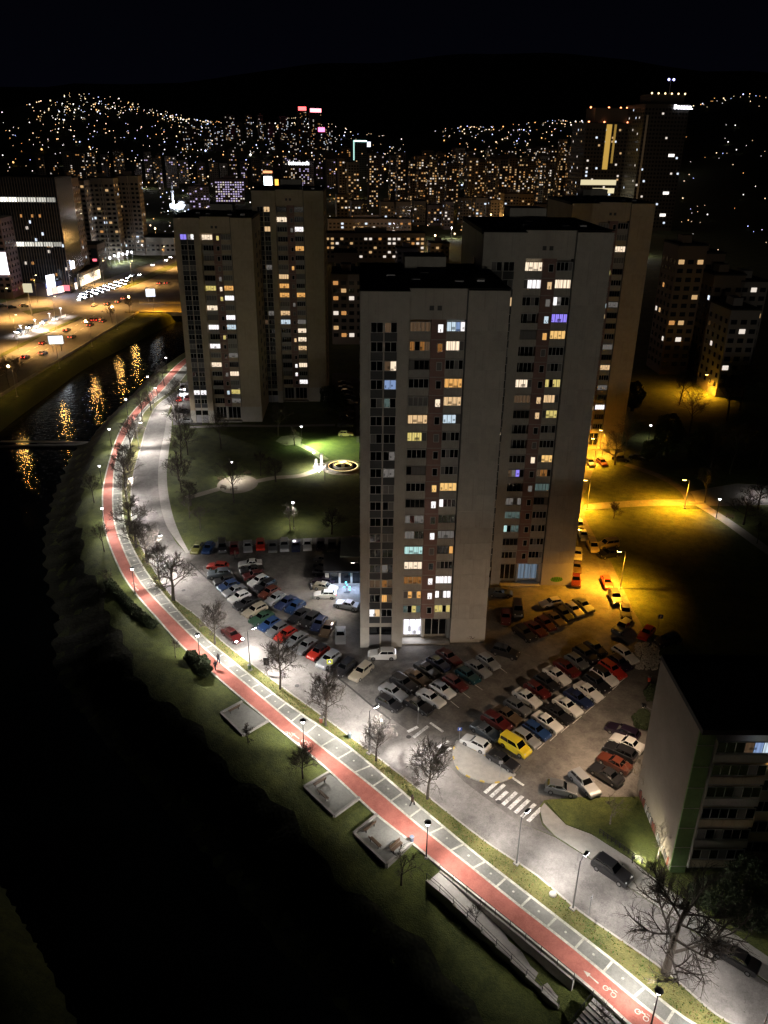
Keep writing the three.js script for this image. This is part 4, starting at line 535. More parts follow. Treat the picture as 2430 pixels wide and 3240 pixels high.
// lamps and lit houses too many and too far to count: hills, streets, the valley floor
{
  const dot = new THREE.OctahedronGeometry(1, 0), r = rngOf(5150);
  const cloud = (name, label, list, mat) => { const m = new THREE.InstancedMesh(dot, mat, list.length); list.forEach(([x, y, z, s], i) => m.setMatrixAt(i, new THREE.Matrix4().makeScale(s, s, s).setPosition(x, y, z))); m.name = name; meta(m, label, 'lights', null, 'stuff'); scene.add(m); };
  const sets = { warm: [], white: [], cool: [], orange: [] };
  const put = (a, d, s, key) => { const z = -d / Math.sqrt(1 + a * a), x = -z * a; sets[key].push([x, terrain(x, z) + 3 + r() * 5, z, s]); };
  const key = () => { const k = r(); return k < .42 ? 'warm' : k < .68 ? 'white' : k < .86 ? 'orange' : 'cool'; };
  const hill = (n, a0, a1, d0, d1, dens) => { for (let i = 0; i < n; i++) { const a = lerp(a0, a1, r()), d = lerp(d0, d1, r() ** .7); if (d > d1 - 900 && r() < (d - d1 + 900) / 1000) continue; if (dens && r() > dens(a, d)) continue; put(a, d, d * (.00028 + .0005 * r() ** 3), key()); } };
  hill(760, -.46, -.2, 1250, 3900, (a, d) => .35 + .65 * smooth(-.46, -.34, a)); hill(200, -.26, -.08, 1500, 3800); hill(230, -.16, .02, 1500, 3600); hill(50, -.1, .1, 3400, 4300); hill(420, .06, .26, 1500, 3900); hill(130, .26, .46, 1200, 3800); hill(60, .3, .46, 700, 1500);
  for (let i = 0; i < 16; i++) put(-.115 + i * .0024 + r() * .001, 4350 + i * 8, 1.8, 'warm'); for (let i = 0; i < 12; i++) put(.37 + r() * .02, 4600 + r() * 200, 2.6, 'warm');
  hill(500, -.3, .3, 620, 1700); // street lamps between the blocks
  for (let i = 0; i < 70; i++) { const a = lerp(-.44, .3, r()), d = lerp(700, 2300, r()); put(a, d, d * (.0008 + .0007 * r()), ['white', 'cool', 'warm', 'white', 'orange'][(r() * 5) | 0]); }
  cloud('warm_town_lights', 'countless small warm lights over the dark hills and town', sets.warm, glow(1, .74, .42, 2.6)); cloud('white_town_lights', 'countless small white lights over the dark hills and town', sets.white, glow(1, .95, .88, 2.6)); cloud('orange_town_lights', 'countless small orange lights over the dark hills and town', sets.orange, glow(1, .5, .16, 2.6)); cloud('blue_town_lights', 'countless small bluish lights over the dark hills and town', sets.cool, glow(.5, .6, 1, 3.4));
  // street lamps in the town that light the walls around them
  const q = rngOf(61); for (let i = 0; i < 34; i++) { const p = P(lerp(430, 2250, q()), lerp(600, 860, q() ** 1.5)); const warm = q() < .7; const t = thing('town_lamp', warm ? 'amber street lamp among the distant blocks' : 'white street lamp among the distant blocks', 'street lamp', [p.x, terrain(p.x, p.z), p.z], 0, warm ? 'amber lamps in the town' : 'white lamps in the town'); mesh('pole', cylY(.15, .1, 0, 9), M.metal, t); mesh('lamp_glass', new THREE.SphereGeometry(.6, 8, 6).translate(0, 9.4, 0), warm ? glowAmber : glowWhite, t); const l = new THREE.PointLight(new THREE.Color().setRGB(...(warm ? AMBER : WHITE)), 800); l.position.set(.6, 8.6, .6); l.castShadow = true; t.add(l); }
}
// ---------------------------------------------------------------- cars
const PAINT = { white: [.58, .58, .56], silver: [.27, .28, .29], grey: [.13, .135, .14], slate: [.07, .085, .1], black: [.012, .012, .014], red: [.36, .022, .012], 'dark red': [.075, .008, .008], blue: [.012, .036, .11], navy: [.012, .02, .06], teal: [.006, .05, .065], beige: [.36, .32, .24], brown: [.11, .075, .045], rust: [.085, .02, .01], yellow: [.6, .46, .02], olive: [.11, .11, .03], purple: [.02, .012, .026], green: [.02, .05, .03], cream: [.55, .45, .26] };
const paintMat = {}; for (const k in PAINT) paintMat[k] = new THREE.MeshPhysicalMaterial({ color: new THREE.Color().setRGB(...PAINT[k]), roughness: .38, metalness: ['silver', 'grey', 'slate', 'beige', 'purple', 'teal', 'brown'].includes(k) ? .35 : .05, clearcoat: 1, clearcoatRoughness: .06 });
const CM = { glass: new THREE.MeshPhysicalMaterial({ color: 0x050607, roughness: .05, clearcoat: 1 }), tyre: plain(.012, .012, .012, .9), rim: plain(.35, .35, .36, .3, .9), lampW: new THREE.MeshPhysicalMaterial({ color: 0xb8bcc0, roughness: .08, clearcoat: 1 }), lampR: new THREE.MeshPhysicalMaterial({ color: 0x7a0608, roughness: .15, clearcoat: 1 }), plate: plain(.65, .65, .62), trim: plain(.02, .02, .022, .6), lampOn: glow(.93, .93, 1, 60), tailOn: glow(1, .06, .04, 26) };
// type: length, width, height, bonnet height, boot height, cabin foot rear/front, cabin top rear/front
const CAR = { hatchback: [4.1, 1.74, 1.48, .88, 1, -1.95, .82, -1.45, .12], saloon: [4.55, 1.78, 1.44, .86, .96, -1.5, .86, -.86, .1], estate: [4.65, 1.8, 1.5, .88, 1.02, -2.24, .84, -1.92, .12], suv: [4.5, 1.86, 1.68, 1.02, 1.14, -2.12, .86, -1.76, .16], van: [4.45, 1.8, 1.86, 1.06, 1.2, -2.16, 1.3, -2.08, .56] };
const carParts = {};
function quadPrism(p, n, th) { // a thin slab from a quad
  const g = new THREE.BufferGeometry(), o = p.map((q) => q.clone().addScaledVector(n, th)), i = p.map((q) => q.clone().addScaledVector(n, -.03));
  const f = (a, b, c, d) => [a, b, c, a, c, d]; const v = [...f(...o)]; for (let k = 0; k < 4; k++) v.push(...f(i[k], i[(k + 1) % 4], o[(k + 1) % 4], o[k]));
  g.setAttribute('position', new THREE.Float32BufferAttribute(v.flatMap((q) => [q.x, q.y, q.z]), 3)); g.computeVertexNormals(); return flat(g);
}
function carGeo(type) {
  if (carParts[type]) return carParts[type];
  const [L, Wd, Ht, hb, hr, cr, cf, tr, tf] = CAR[type], f = L / 2, wr = type === 'suv' || type === 'van' ? .34 : .31, ax = f - .82, bx = -f + .78, y0 = .24, o = {};
  const s = new THREE.Shape(); s.moveTo(-f + .06, y0 + .1); s.lineTo(-f, .55); s.lineTo(-f + .05, hr - .12); s.lineTo(-f + .2, hr); s.lineTo(cr + .1, hr); s.lineTo(cf - .1, hb + .06); s.lineTo(f - .38, hb - .12); s.quadraticCurveTo(f - .08, hb - .2, f, .56); s.lineTo(f - .04, y0 + .06);
  s.lineTo(ax + wr + .07, y0); s.absarc(ax, wr, wr + .07, -.2, Math.PI + .2, false); s.lineTo(bx + wr + .07, y0); s.absarc(bx, wr, wr + .07, -.2, Math.PI + .2, false); s.lineTo(-f + .06, y0 + .1);
  const bev = .09, lower = new THREE.ExtrudeGeometry(s, { depth: Wd - 2 * bev, bevelEnabled: true, bevelSize: .05, bevelThickness: bev, bevelSegments: 2, curveSegments: 5 }).translate(0, 0, -(Wd - 2 * bev) / 2);
  const wb = Wd / 2 - .07, wt = Wd / 2 - .27 + (type === 'van' ? .08 : 0), yb = Math.min(hb, hr) - .03, yt = Ht - .05;
  const c = [V(cr, yb, wb), V(cf, yb, wb), V(cf, yb, -wb), V(cr, yb, -wb)], t = [V(tr, yt, wt), V(tf, yt, wt), V(tf, yt, -wt), V(tr, yt, -wt)];
  const face = (a, b, cc, d) => { const g = new THREE.BufferGeometry(); g.setAttribute('position', new THREE.Float32BufferAttribute([a, b, cc, a, cc, d].flatMap((q) => [q.x, q.y, q.z]), 3)); g.computeVertexNormals(); return flat(g); };
  const roofS = new THREE.Shape([[tr - .03, -wt - .02], [tf + .04, -wt + .03], [tf + .04, wt - .03], [tr - .03, wt + .02]].map((q) => new THREE.Vector2(...q)));
  const roof = new THREE.ExtrudeGeometry(roofS, { depth: .03, bevelEnabled: true, bevelSize: .04, bevelThickness: .03, bevelSegments: 2 }).rotateX(-Math.PI / 2).translate(0, yt - .02, 0);
  o.body = merge([lower, face(c[0], c[1], t[1], t[0]), face(c[2], c[3], t[3], t[2]), face(c[1], c[2], t[2], t[1]), face(c[3], c[0], t[0], t[3])]);
  o.roof = roof;
  const inset = (a, b, d, e, m1, m2, lo, hi) => { const q = (u, v) => a.clone().lerp(b, u).lerp(e.clone().lerp(d, u), v); return [q(m1, lo), q(1 - m2, lo), q(1 - m2, hi), q(m1, hi)]; };
  const nrm = (q) => q[1].clone().sub(q[0]).cross(q[3].clone().sub(q[0])).normalize();
  const mk = (q) => quadPrism(q, nrm(q), .014);
  const lo = (hr - yb + .06) / (yt - yb);
  o.windscreen = mk(inset(c[1], c[2], t[2], t[1], .05, .05, (hb + .08 - yb) / (yt - yb), .95)); o.rear_window = mk(inset(c[3], c[0], t[0], t[3], .09, .09, lo, .93));
  o.sideA = mk(inset(c[0], c[1], t[1], t[0], .05, .08, lo, .93)); o.sideB = mk(inset(c[2], c[3], t[3], t[2], .08, .05, lo, .93));
  o.pillar = merge([1, -1].map((z) => { const u = .45, a = V(lerp(cr, cf, u), yb, z * wb), b = V(lerp(tr, tf, u), yt, z * wt); return bar(a, b.add(V(0, .0, 0)), .035, .03, 4).translate(0, 0, z * .02); }));
  o.tyre = new THREE.CylinderGeometry(wr, wr, .2, 14).rotateX(Math.PI / 2); o.rim = new THREE.CylinderGeometry(wr * .62, wr * .62, .215, 10).rotateX(Math.PI / 2);
  o.wheels = [[ax, 1], [ax, -1], [bx, 1], [bx, -1]].map(([x, z]) => [x, wr, z * (Wd / 2 - .1)]);
  o.headlight = new THREE.SphereGeometry(.15, 8, 6).scale(1, .55, 1.25); o.heads = [1, -1].map((z) => [f - .2, hb - .22, z * (Wd / 2 - .3)]);
  o.taillight = box(-.05, .05, -.13, .13, -.14, .14); o.tails = [1, -1].map((z) => [-f + .04, hr - .24, z * (Wd / 2 - .22)]);
  o.mirror = new THREE.SphereGeometry(.1, 6, 5).scale(.7, .75, 1.1); o.mirrors = [1, -1].map((z) => [cf - .25, hb + .14, z * (Wd / 2 + .08)]);
  o.plate = box(-.01, .01, 0, .11, -.26, .26); o.platePos = [f - .005, .42, 0]; o.len = L; return carParts[type] = o;
}
const carList = [];
function car(type, colour, p, dir, label, group, opt = {}) {
  const o = carGeo(type), t = thing(opt.name || ({ suv: 'parked_suv', van: 'parked_van', estate: 'parked_estate_car' }[type] || 'parked_car'), label, opt.cat || 'car', [p.x, opt.y ?? .03, p.z], dir, group), pm = paintMat[colour];
  mesh('body', o.body, pm, t); mesh('roof_panel', o.roof, opt.roof ? paintMat[opt.roof] : pm, t);
  mesh('windscreen', o.windscreen, CM.glass, t); mesh('rear_window', o.rear_window, CM.glass, t); mesh('side_window', o.sideA, CM.glass, t); mesh('side_window', o.sideB, CM.glass, t); if (!opt.far) mesh('pillars', o.pillar, pm, t);
  for (const w of o.wheels) { const m = mesh('wheel', o.tyre, CM.tyre, t); m.position.set(...w); if (!opt.far) mesh('rim', o.rim, CM.rim, m); }
  for (const h of o.heads) { const q = mesh('headlight', o.headlight, opt.head ? CM.lampOn : CM.lampW, t); q.position.set(...h); if (opt.head) { q.position.x += .12; q.scale.setScalar(opt.far ? 1.9 : 1.3); } }
  for (const h of o.tails) mesh('taillight', o.taillight, opt.tail ? CM.tailOn : CM.lampR, t).position.set(...h);
  if (!opt.far) { for (const m of o.mirrors) mesh('mirror', o.mirror, pm, t).position.set(...m); mesh('number_plate', o.plate, CM.plate, t).position.set(...o.platePos); }
  carList.push([t, o.len, p, dir, label]); return t;
}
// rows: [pixel x, y of the car's middle, type, colour, roof colour]; turn from a pixel direction rear -> front
const heading = (at, v) => { const a = P(at[0] - v[0], at[1] - v[1], .5), b = P(at[0] + v[0], at[1] + v[1], .5); return Math.atan2(-(b.z - a.z), b.x - a.x); };
function row(where, group, list, v0, v1, opt = {}) {
  const n = list.length, H = list.map((c, i) => c[6] ? heading(c, c[6]) : heading(c, [lerp(v0[0], v1[0], i / Math.max(1, n - 1)), lerp(v0[1], v1[1], i / Math.max(1, n - 1))]));
  const name = (c) => (c[5] ? c[5] + ' ' : '') + c[3] + ' ' + c[2];
  list.forEach((c, i) => { const nb = [list[i - 1], list[i + 1]].filter(Boolean).map((q) => q[3] + ' ' + q[2]); const label = n < 2 ? `${name(c)} ${where}` : `${name(c)} ${where}, ` + (nb.length === 2 ? `between ${nb[0]} and ${nb[1]}` : `end of row beside ${nb[0]}`); car(c[2], c[3], P(c[0], c[1], .7), H[i], label, group, { roof: c[4], ...opt }); });
}
row('along the lawn', 'cars along the lawn edge', [[624, 1733, 'hatchback', 'olive', , , [-10, 14]], [659, 1733, 'hatchback', 'blue', , , [-16, 26]], [703, 1730, 'van', 'black'], [741, 1732, 'saloon', 'dark red'], [784, 1727, 'saloon', 'silver'], [824, 1722, 'hatchback', 'red'], [863, 1727, 'saloon', 'grey'], [900, 1725, 'suv', 'silver'], [936, 1725, 'saloon', 'navy'], [973, 1722, 'saloon', 'white'], [1014, 1722, 'hatchback', 'purple'], [1050, 1725, 'saloon', 'black'], [1083, 1722, 'hatchback', 'black'], [1122, 1718, 'estate', 'cream']], [2, 30], [-2, 30]);
row('in the roadside row', 'cars in the roadside row of the left car park', [[689, 1790, 'hatchback', 'red', , , [-30, -2]], [693, 1815, 'suv', 'slate', , , [-30, 3]], [711, 1836, 'hatchback', 'black', , , [-30, 6]], [722, 1852, 'hatchback', 'blue'], [741, 1868, 'saloon', 'silver'], [757, 1888, 'hatchback', 'white'], [777, 1908, 'saloon', 'black'], [806, 1930, 'estate', 'beige'], [827, 1953, 'saloon', 'green'], [852, 1974, 'hatchback', 'blue'], [877, 1991, 'hatchback', 'grey'], [904, 2007, 'hatchback', 'red'], [936, 2022, 'saloon', 'silver'], [968, 2042, 'saloon', 'silver'], [1006, 2062, 'hatchback', 'red', 'black'], [1040, 2088, 'suv', 'silver'], [1088, 2112, 'estate', 'black'], [1143, 2124, 'estate', 'beige']], [-34, 9], [-26, 22]);
row('in the inner row', 'cars in the inner row of the left car park', [[792, 1782, 'saloon', 'white', , , [-36, 2]], [797, 1802, 'saloon', 'black', , , [-34, 4]], [803, 1819, 'hatchback', 'dark red', , , [-34, 6]], [818, 1837, 'hatchback', 'white'], [838, 1853, 'estate', 'black'], [852, 1873, 'hatchback', 'rust'], [871, 1893, 'hatchback', 'silver'], [905, 1905, 'saloon', 'navy'], [934, 1919, 'hatchback', 'blue'], [947, 1946, 'saloon', 'black'], [982, 1962, 'suv', 'black'], [1010, 1972, 'hatchback', 'navy', , , [-16, 22]], [1036, 1988, 'saloon', 'brown', , , [-15, 26]], [1077, 2008, 'saloon', 'silver', , , [0, 30]]], [-32, 10], [-22, 22]);
row('in the tower near row', 'cars in the near row by the pale tower', [[1324, 2230, 'saloon', 'black'], [1364, 2207, 'saloon', 'white'], [1400, 2181, 'hatchback', 'white', 'black'], [1440, 2160, 'hatchback', 'dark red'], [1481, 2136, 'hatchback', 'teal'], [1513, 2114, 'saloon', 'silver'], [1545, 2092, 'hatchback', 'silver'], [1600, 2062, 'suv', 'black', , , [42, 12]]], [40, 22], [36, 26]);
row('in the tower far row', 'cars in the far row by the pale tower', [[1232, 2224, 'hatchback', 'black'], [1244, 2188, 'saloon', 'silver'], [1278, 2162, 'suv', 'black'], [1320, 2143, 'saloon', 'brown'], [1352, 2117, 'saloon', 'black'], [1388, 2098, 'hatchback', 'navy'], [1420, 2077, 'saloon', 'dark red']], [38, 20], [36, 24]);
row('in the island row', 'cars in the left row of the right car park', [[1505, 2350, 'hatchback', 'white', , , [-40, -20]], [1537, 2312, 'saloon', 'slate'], [1572, 2284, 'suv', 'dark red'], [1606, 2262, 'saloon', 'brown'], [1638, 2235, 'hatchback', 'grey'], [1668, 2206, 'saloon', 'white'], [1700, 2181, 'hatchback', 'dark red'], [1730, 2158, 'hatchback', 'black'], [1762, 2136, 'saloon', 'white'], [1794, 2112, 'saloon', 'dark red'], [1826, 2092, 'hatchback', 'grey'], [1854, 2072, 'suv', 'black'], [1884, 2050, 'hatchback', 'black']], [38, 22], [34, 24]);
row('in the yellow van row', 'cars in the right row of the right car park', [[1592, 2404, 'saloon', 'black'], [1630, 2360, 'van', 'yellow'], [1665, 2335, 'hatchback', 'silver'], [1698, 2310, 'hatchback', 'blue'], [1731, 2283, 'saloon', 'white'], [1767, 2258, 'saloon', 'black'], [1796, 2233, 'saloon', 'white'], [1830, 2208, 'saloon', 'navy'], [1862, 2186, 'saloon', 'white'], [1889, 2161, 'suv', 'black'], [1912, 2140, 'suv', 'white', 'black'], [1938, 2117, 'estate', 'red'], [1962, 2096, 'hatchback', 'purple'], [1978, 2070, 'estate', 'white']], [40, 24], [38, 26]);
row('by the graffiti tower', 'cars at the foot of the graffiti tower', [[1846, 1914, 'saloon', 'slate'], [1815, 1928, 'hatchback', 'beige'], [1785, 1942, 'hatchback', 'black'], [1756, 1957, 'saloon', 'brown'], [1726, 1972, 'hatchback', 'dark red'], [1694, 1988, 'saloon', 'dark red'], [1660, 2004, 'suv', 'black']], [26, 20], [28, 20]);
row('crosswise behind the row by the graffiti tower', 'single cars', [[1744, 1906, 'hatchback', 'white', , , [-38, 6]]], [0, 0], [0, 0]);
row('standing in the dark between the two grey towers', 'single cars', [[1638, 1928, 'van', 'black', , , [4, 30]]], [0, 0], [0, 0]); row('in the dark beside the pale tower', 'single cars', [[1600, 1952, 'hatchback', 'dark red', , , [2, 30]]], [0, 0], [0, 0]); row('under the ground floor of the graffiti tower', 'single cars', [[1582, 1874, 'saloon', 'slate', , , [36, 2]]], [0, 0], [0, 0]);
row('along the orange lane', 'cars along the lawn side of the lane', [[1833, 1660, 'hatchback', 'grey', , , [6, 30]], [1846, 1692, 'saloon', 'white', , , [10, 24]], [1876, 1728, 'van', 'cream', , , [12, 24]], [1921, 1842, 'hatchback', 'red', , , [10, 22]], [1947, 1890, 'suv', 'black', , , [12, 26]], [1979, 1933, 'saloon', 'black', , , [6, 30]]], [0, 0], [0, 0]);
row('nosed onto the grass by the lane', 'cars on the grass by the lane', [[1924, 1722, 'van', 'cream', , , [-30, 4]], [1926, 1752, 'suv', 'black', , , [-34, 6]]], [0, 0], [0, 0]);
row('along the graffiti tower', 'cars against the graffiti tower', [[1828, 1752, 'hatchback', 'white', , , [0, 28]], [1825, 1793, 'saloon', 'brown', , , [1, 28]], [1822, 1834, 'saloon', 'dark red', , , [2, 30]]], [0, 0], [0, 0]);
row('turned across the end of the lane', 'single cars', [[1970, 1984, 'suv', 'slate', , , [-26, 18]]], [0, 0], [0, 0]); row('on rubble at the corner of the lawn', 'single cars', [[2046, 2002, 'hatchback', 'red', , , [-24, 26]]], [0, 0], [0, 0]); row('behind the black roof of the low block', 'single cars', [[2112, 2026, 'suv', 'black', , , [-40, 10]]], [0, 0], [0, 0]);
row('beside the floodlit gable', 'cars beside the low block', [[1970, 2312, 'estate', 'purple', , , [-34, -14]], [1985, 2350, 'saloon', 'white', , , [-38, -18]], [1962, 2378, 'suv', 'black', , , [-38, -18]], [1944, 2412, 'saloon', 'rust', , , [-38, -20]], [1918, 2448, 'saloon', 'black', , , [-36, -22]]], [0, 0], [0, 0]);
row('at the grass edge', 'cars at the grass edge', [[1850, 2476, 'estate', 'silver', , , [30, 30]], [1776, 2492, 'hatchback', 'grey', , , [44, 8]]], [0, 0], [0, 0]);
row('against the front of the pale tower', 'single cars', [[1209, 2070, 'suv', 'white', , , [-40, 0]]], [0, 0], [0, 0]);
row('parked alone beside the island footpath', 'cars on the road edge', [[1937, 2752, 'suv', 'black', , , [40, 27]]], [0, 0], [0, 0]); row('parked on the road behind the big spreading tree', 'cars on the road edge', [[2328, 3026, 'saloon', 'black', , , [-44, -26]]], [0, 0], [0, 0]);
row('at the end of the forecourt', 'cars by the lit canopy', [[1029, 1770, 'saloon', 'grey', , , [30, 6]], [1030, 1791, 'saloon', 'black', , , [30, 7]], [1028, 1814, 'suv', 'black', , , [30, 7]], [1024, 1836, 'hatchback', 'purple', , , [-30, -5]], [1030, 1856, 'saloon', 'beige', , , [30, 6]]], [0, 0], [0, 0]);
{ const p = P(1028, 1880, .7); car('hatchback', 'white', p, heading([1028, 1880], [-28, 0]), 'white hatchback with red tail lamps on, reversing by the canopy', 'moving cars', { tail: true, name: 'car' }); const q = P(1098, 1912, .7); car('saloon', 'silver', q, heading([1098, 1912], [-30, -6]), 'silver saloon in the cold blue light beside the pale tower', 'single cars'); }
{ const p = P(735, 2008, .7), dir = heading([735, 2008], [30, 24]); const t = car('saloon', 'dark red', p, dir, 'dark red saloon driving along the road with bright headlights', 'moving cars', { head: true, name: 'moving_car' }); for (const z of [.6, -.6]) { const l = spotIn(t, 2.5, .7, z, [1, .96, .92], 160, .5, .6); l.target.position.set(10, 0, z * 2); } }
{ const p = P(566, 1262, .7); car('hatchback', 'red', p, heading([566, 1262], [6, -20]), 'red car with tail lamps lit beside the riverside tower', 'moving cars', { tail: true, name: 'moving_car' }); const q = P(594, 1258, .7); car('hatchback', 'dark red', q, heading([594, 1258], [8, -20]), 'dark red car beside the lit red car', 'cars at the riverside tower'); const s = P(586, 1330, .7); car('estate', 'silver', s, heading([586, 1330], [-24, -2]), 'silver estate before the riverside tower', 'cars at the riverside tower'); const u = P(580, 1300, .7); car('saloon', 'black', u, heading([580, 1300], [-24, -2]), 'black saloon before the riverside tower', 'cars at the riverside tower');
  const t = car('van', 'white', P(578, 1228, .7), heading([578, 1228], [-2, 20]), 'white van with glaring headlights beside the riverside tower', 'moving cars', { head: true, name: 'moving_van' }); for (const z of [.6, -.6]) { const l = spotIn(t, 2.5, .9, z, [.9, .93, 1], 500, .7, .7); l.target.position.set(9, 0, z * 2); } }
row('in the far lane', 'cars in the far lane', [[1090, 1210, 'saloon', 'brown', , , [20, 0]], [1094, 1224, 'saloon', 'silver', , , [20, 0]], [1098, 1238, 'hatchback', 'black', , , [20, 0]], [1104, 1254, 'saloon', 'slate', , , [20, 0]], [1108, 1272, 'estate', 'beige', , , [20, 0]], [1096, 1300, 'saloon', 'brown', , , [20, 0]], [1094, 1320, 'hatchback', 'black', , , [20, 0]], [1092, 1344, 'saloon', 'grey', , , [20, 0]], [1094, 1372, 'hatchback', 'cream', , , [20, 0]]], [0, 0], [0, 0]);
row('under the orange tower', 'cars under the orange tower', [[1868, 1462, 'saloon', 'black', , , [10, 12]], [1905, 1462, 'hatchback', 'dark red', , , [12, 10]], [1965, 1450, 'saloon', 'black', , , [14, 2]], [2018, 1446, 'saloon', 'slate', , , [14, 2]]], [0, 0], [0, 0]);
// traffic on the boulevard
{
  const r = rngOf(17), cols = ['silver', 'black', 'white', 'grey', 'slate', 'blue', 'dark red'], kinds = ['saloon', 'hatchback', 'suv', 'estate'];
  const go = (px, py, v, head) => { const p = P(px, py, .5), c = cols[(r() * 7) | 0], k = kinds[(r() * 4) | 0]; car(k, c, p, heading([px, py], v), head ? `oncoming ${c} ${k} with white headlights on the boulevard` : `${c} ${k} with red tail lamps on the boulevard`, head ? 'oncoming boulevard traffic' : 'departing boulevard traffic', { far: true, head, tail: !head, name: 'moving_car' }); };
  for (let i = 0; i < 9; i++) for (let k = 0; k < 3; k++) go(256 + i * 18 + k * 4, 943 - i * 6.2 - k * 9 + 4, [-14, 5], true);
  for (const [x, y] of [[345, 898], [418, 872], [445, 868], [486, 838], [528, 824], [542, 814], [60, 1050], [95, 1036], [140, 1022], [180, 1008]]) go(x, y, [-14, 6], true);
  for (const [x, y] of [[276, 1018], [290, 1012], [306, 1012], [286, 1028], [318, 1010], [326, 1016], [212, 1044], [228, 1066], [136, 1086], [80, 1130], [136, 1118], [4, 1162], [374, 955], [392, 945], [505, 897], [528, 896], [300, 965], [340, 962]]) go(x, y, [14, -7], false);
  for (const [x, y] of [[10, 968], [38, 972], [78, 967]]) go(x, y, [14, -1], false);
}
// ---------------------------------------------------------------- trees
function limb(list, p, d, len, r, r2, sides, bend, q) { // a tapered, slightly crooked piece; returns its end and direction
  const n = len > 1.2 ? 3 : 2, pts = [p.clone()], dirs = []; let dd = d.clone();
  for (let i = 0; i < n; i++) { dd = dd.clone().add(V(q() - .5, (q() - .5) * .5 + .05, q() - .5).multiplyScalar(bend)).normalize(); dirs.push(dd); pts.push(pts[i].clone().addScaledVector(dd, len / n)); }
  const pos = [], idx = [], u = V(0, 0, 1).cross(d).lengthSq() > .01 ? V(0, 0, 1).cross(d).normalize() : V(1, 0, 0), w = d.clone().cross(u).normalize();
  for (let i = 0; i <= n; i++) for (let k = 0; k < sides; k++) { const a = k / sides * 6.2832, rr = lerp(r, r2, i / n), o = u.clone().multiplyScalar(Math.cos(a) * rr).addScaledVector(w, Math.sin(a) * rr).add(pts[i]); pos.push(o.x, o.y, o.z); }
  for (let i = 0; i < n; i++) for (let k = 0; k < sides; k++) { const a = i * sides + k, b = i * sides + (k + 1) % sides; idx.push(a, b, a + sides, b, b + sides, a + sides); }
  const g = new THREE.BufferGeometry(); g.setAttribute('position', new THREE.Float32BufferAttribute(pos, 3)); g.setAttribute('uv', new THREE.Float32BufferAttribute(pos.flatMap((v, i) => i % 3 === 2 ? [] : [v]), 2)); g.setIndex(idx); g.computeVertexNormals(); list.push(g);
  return { pts, dirs };
}
const treeKinds = {};
function bareTree(kind) {
  if (treeKinds[kind]) return treeKinds[kind];
  const K = { broad: [9, 2.2, .25, 9, 6, 5, 5, 1.15], round: [9.6, 2.6, .17, 13, 6, 5, 5, .85], tall: [13, 4, .19, 11, 5, 5, 4, .65], slim: [6.5, 2.2, .09, 7, 4, 4, 3, .6], spreading: [14.5, 3, .42, 10, 7, 6, 6, 1.35], sparse: [7, 1.6, .13, 5, 4, 4, 3, .8], shrub: [2.6, .4, .05, 8, 4, 4, 2, .7] }[kind];
  const [Ht, th, r0, n1, n2, n3, n4, spread] = K, q = rngOf(kind.length * 91 + Ht * 10), trunk = [], crown = [];
  const side = (d, ang) => { const az = q() * 6.2832; const u = Math.abs(d.y) < .95 ? V(0, 1, 0).cross(d).normalize() : V(1, 0, 0), w = d.clone().cross(u); return d.clone().multiplyScalar(Math.cos(ang)).addScaledVector(u, Math.sin(ang) * Math.cos(az)).addScaledVector(w, Math.sin(ang) * Math.sin(az)).normalize(); };
  const T = limb(trunk, V(0, 0, 0), V(0, 1, 0), th, r0 * 1.15, r0 * .85, 8, .08, q); const top = T.pts[T.pts.length - 1];
  const L = limb(trunk, top, V(0, 1, 0), (Ht - th) * .55, r0 * .82, r0 * .3, 6, .28, q);
  for (let a = 0; a < n1; a++) {
    const f = a / n1, k = f * .95 * (L.pts.length - 1), base = L.pts[Math.floor(k)].clone().lerp(L.pts[Math.min(L.pts.length - 1, Math.floor(k) + 1)], k % 1), az = a * 2.4 + q(), tilt = spread * (1.12 - f * .55), d1 = V(Math.sin(tilt) * Math.cos(az), Math.cos(tilt) + .12, Math.sin(tilt) * Math.sin(az)).normalize(), l1 = (Ht - th) * (.52 - .2 * f) * (.8 + .4 * q());
    const A = limb(crown, base, d1, l1, r0 * .42 * (1 - f * .4), r0 * .13, 5, .38, q);
    for (let b = 0; b < n2; b++) {
      const k2 = (.3 + .7 * b / n2) * (A.pts.length - 1), i2 = Math.min(A.dirs.length - 1, Math.floor(k2)), p2 = A.pts[i2].clone().lerp(A.pts[i2 + 1], k2 - i2), d2 = side(A.dirs[i2], .6 + q() * .35).add(V(0, .16, 0)).normalize(), B = limb(crown, p2, d2, l1 * .5 * (.7 + .5 * q()), r0 * .2, r0 * .1, 4, .42, q);
      for (let c = 0; c < n3; c++) {
        const k3 = (.25 + .75 * c / n3) * (B.pts.length - 1), i3 = Math.min(B.dirs.length - 1, Math.floor(k3)), p3 = B.pts[i3].clone().lerp(B.pts[i3 + 1], k3 - i3), d3 = side(B.dirs[i3], .5 + q() * .5).add(V(0, .1, 0)).normalize(), C = limb(crown, p3, d3, l1 * .28 * (.7 + .6 * q()), Math.max(.026, r0 * .1), .018, 3, .45, q);
        for (let e = 0; e < n4; e++) { const i4 = (q() * C.dirs.length) | 0, p4 = C.pts[i4].clone().lerp(C.pts[i4 + 1], q()); limb(crown, p4, side(C.dirs[i4], .5 + q() * .5), l1 * .16 * (.6 + .8 * q()), .017, .01, 3, .4, q); }
      }
    }
  }
  return treeKinds[kind] = [merge(trunk), merge(crown)];
}
function tree(kind, label, p, s = 1, turn = 0, group, bark = M.bark) { const [a, b] = bareTree(kind), t = thing('bare_tree', label, 'tree', p, turn, group); t.scale.setScalar(s); mesh('trunk', a, bark, t); mesh('crown', b, bark, t); return t; }
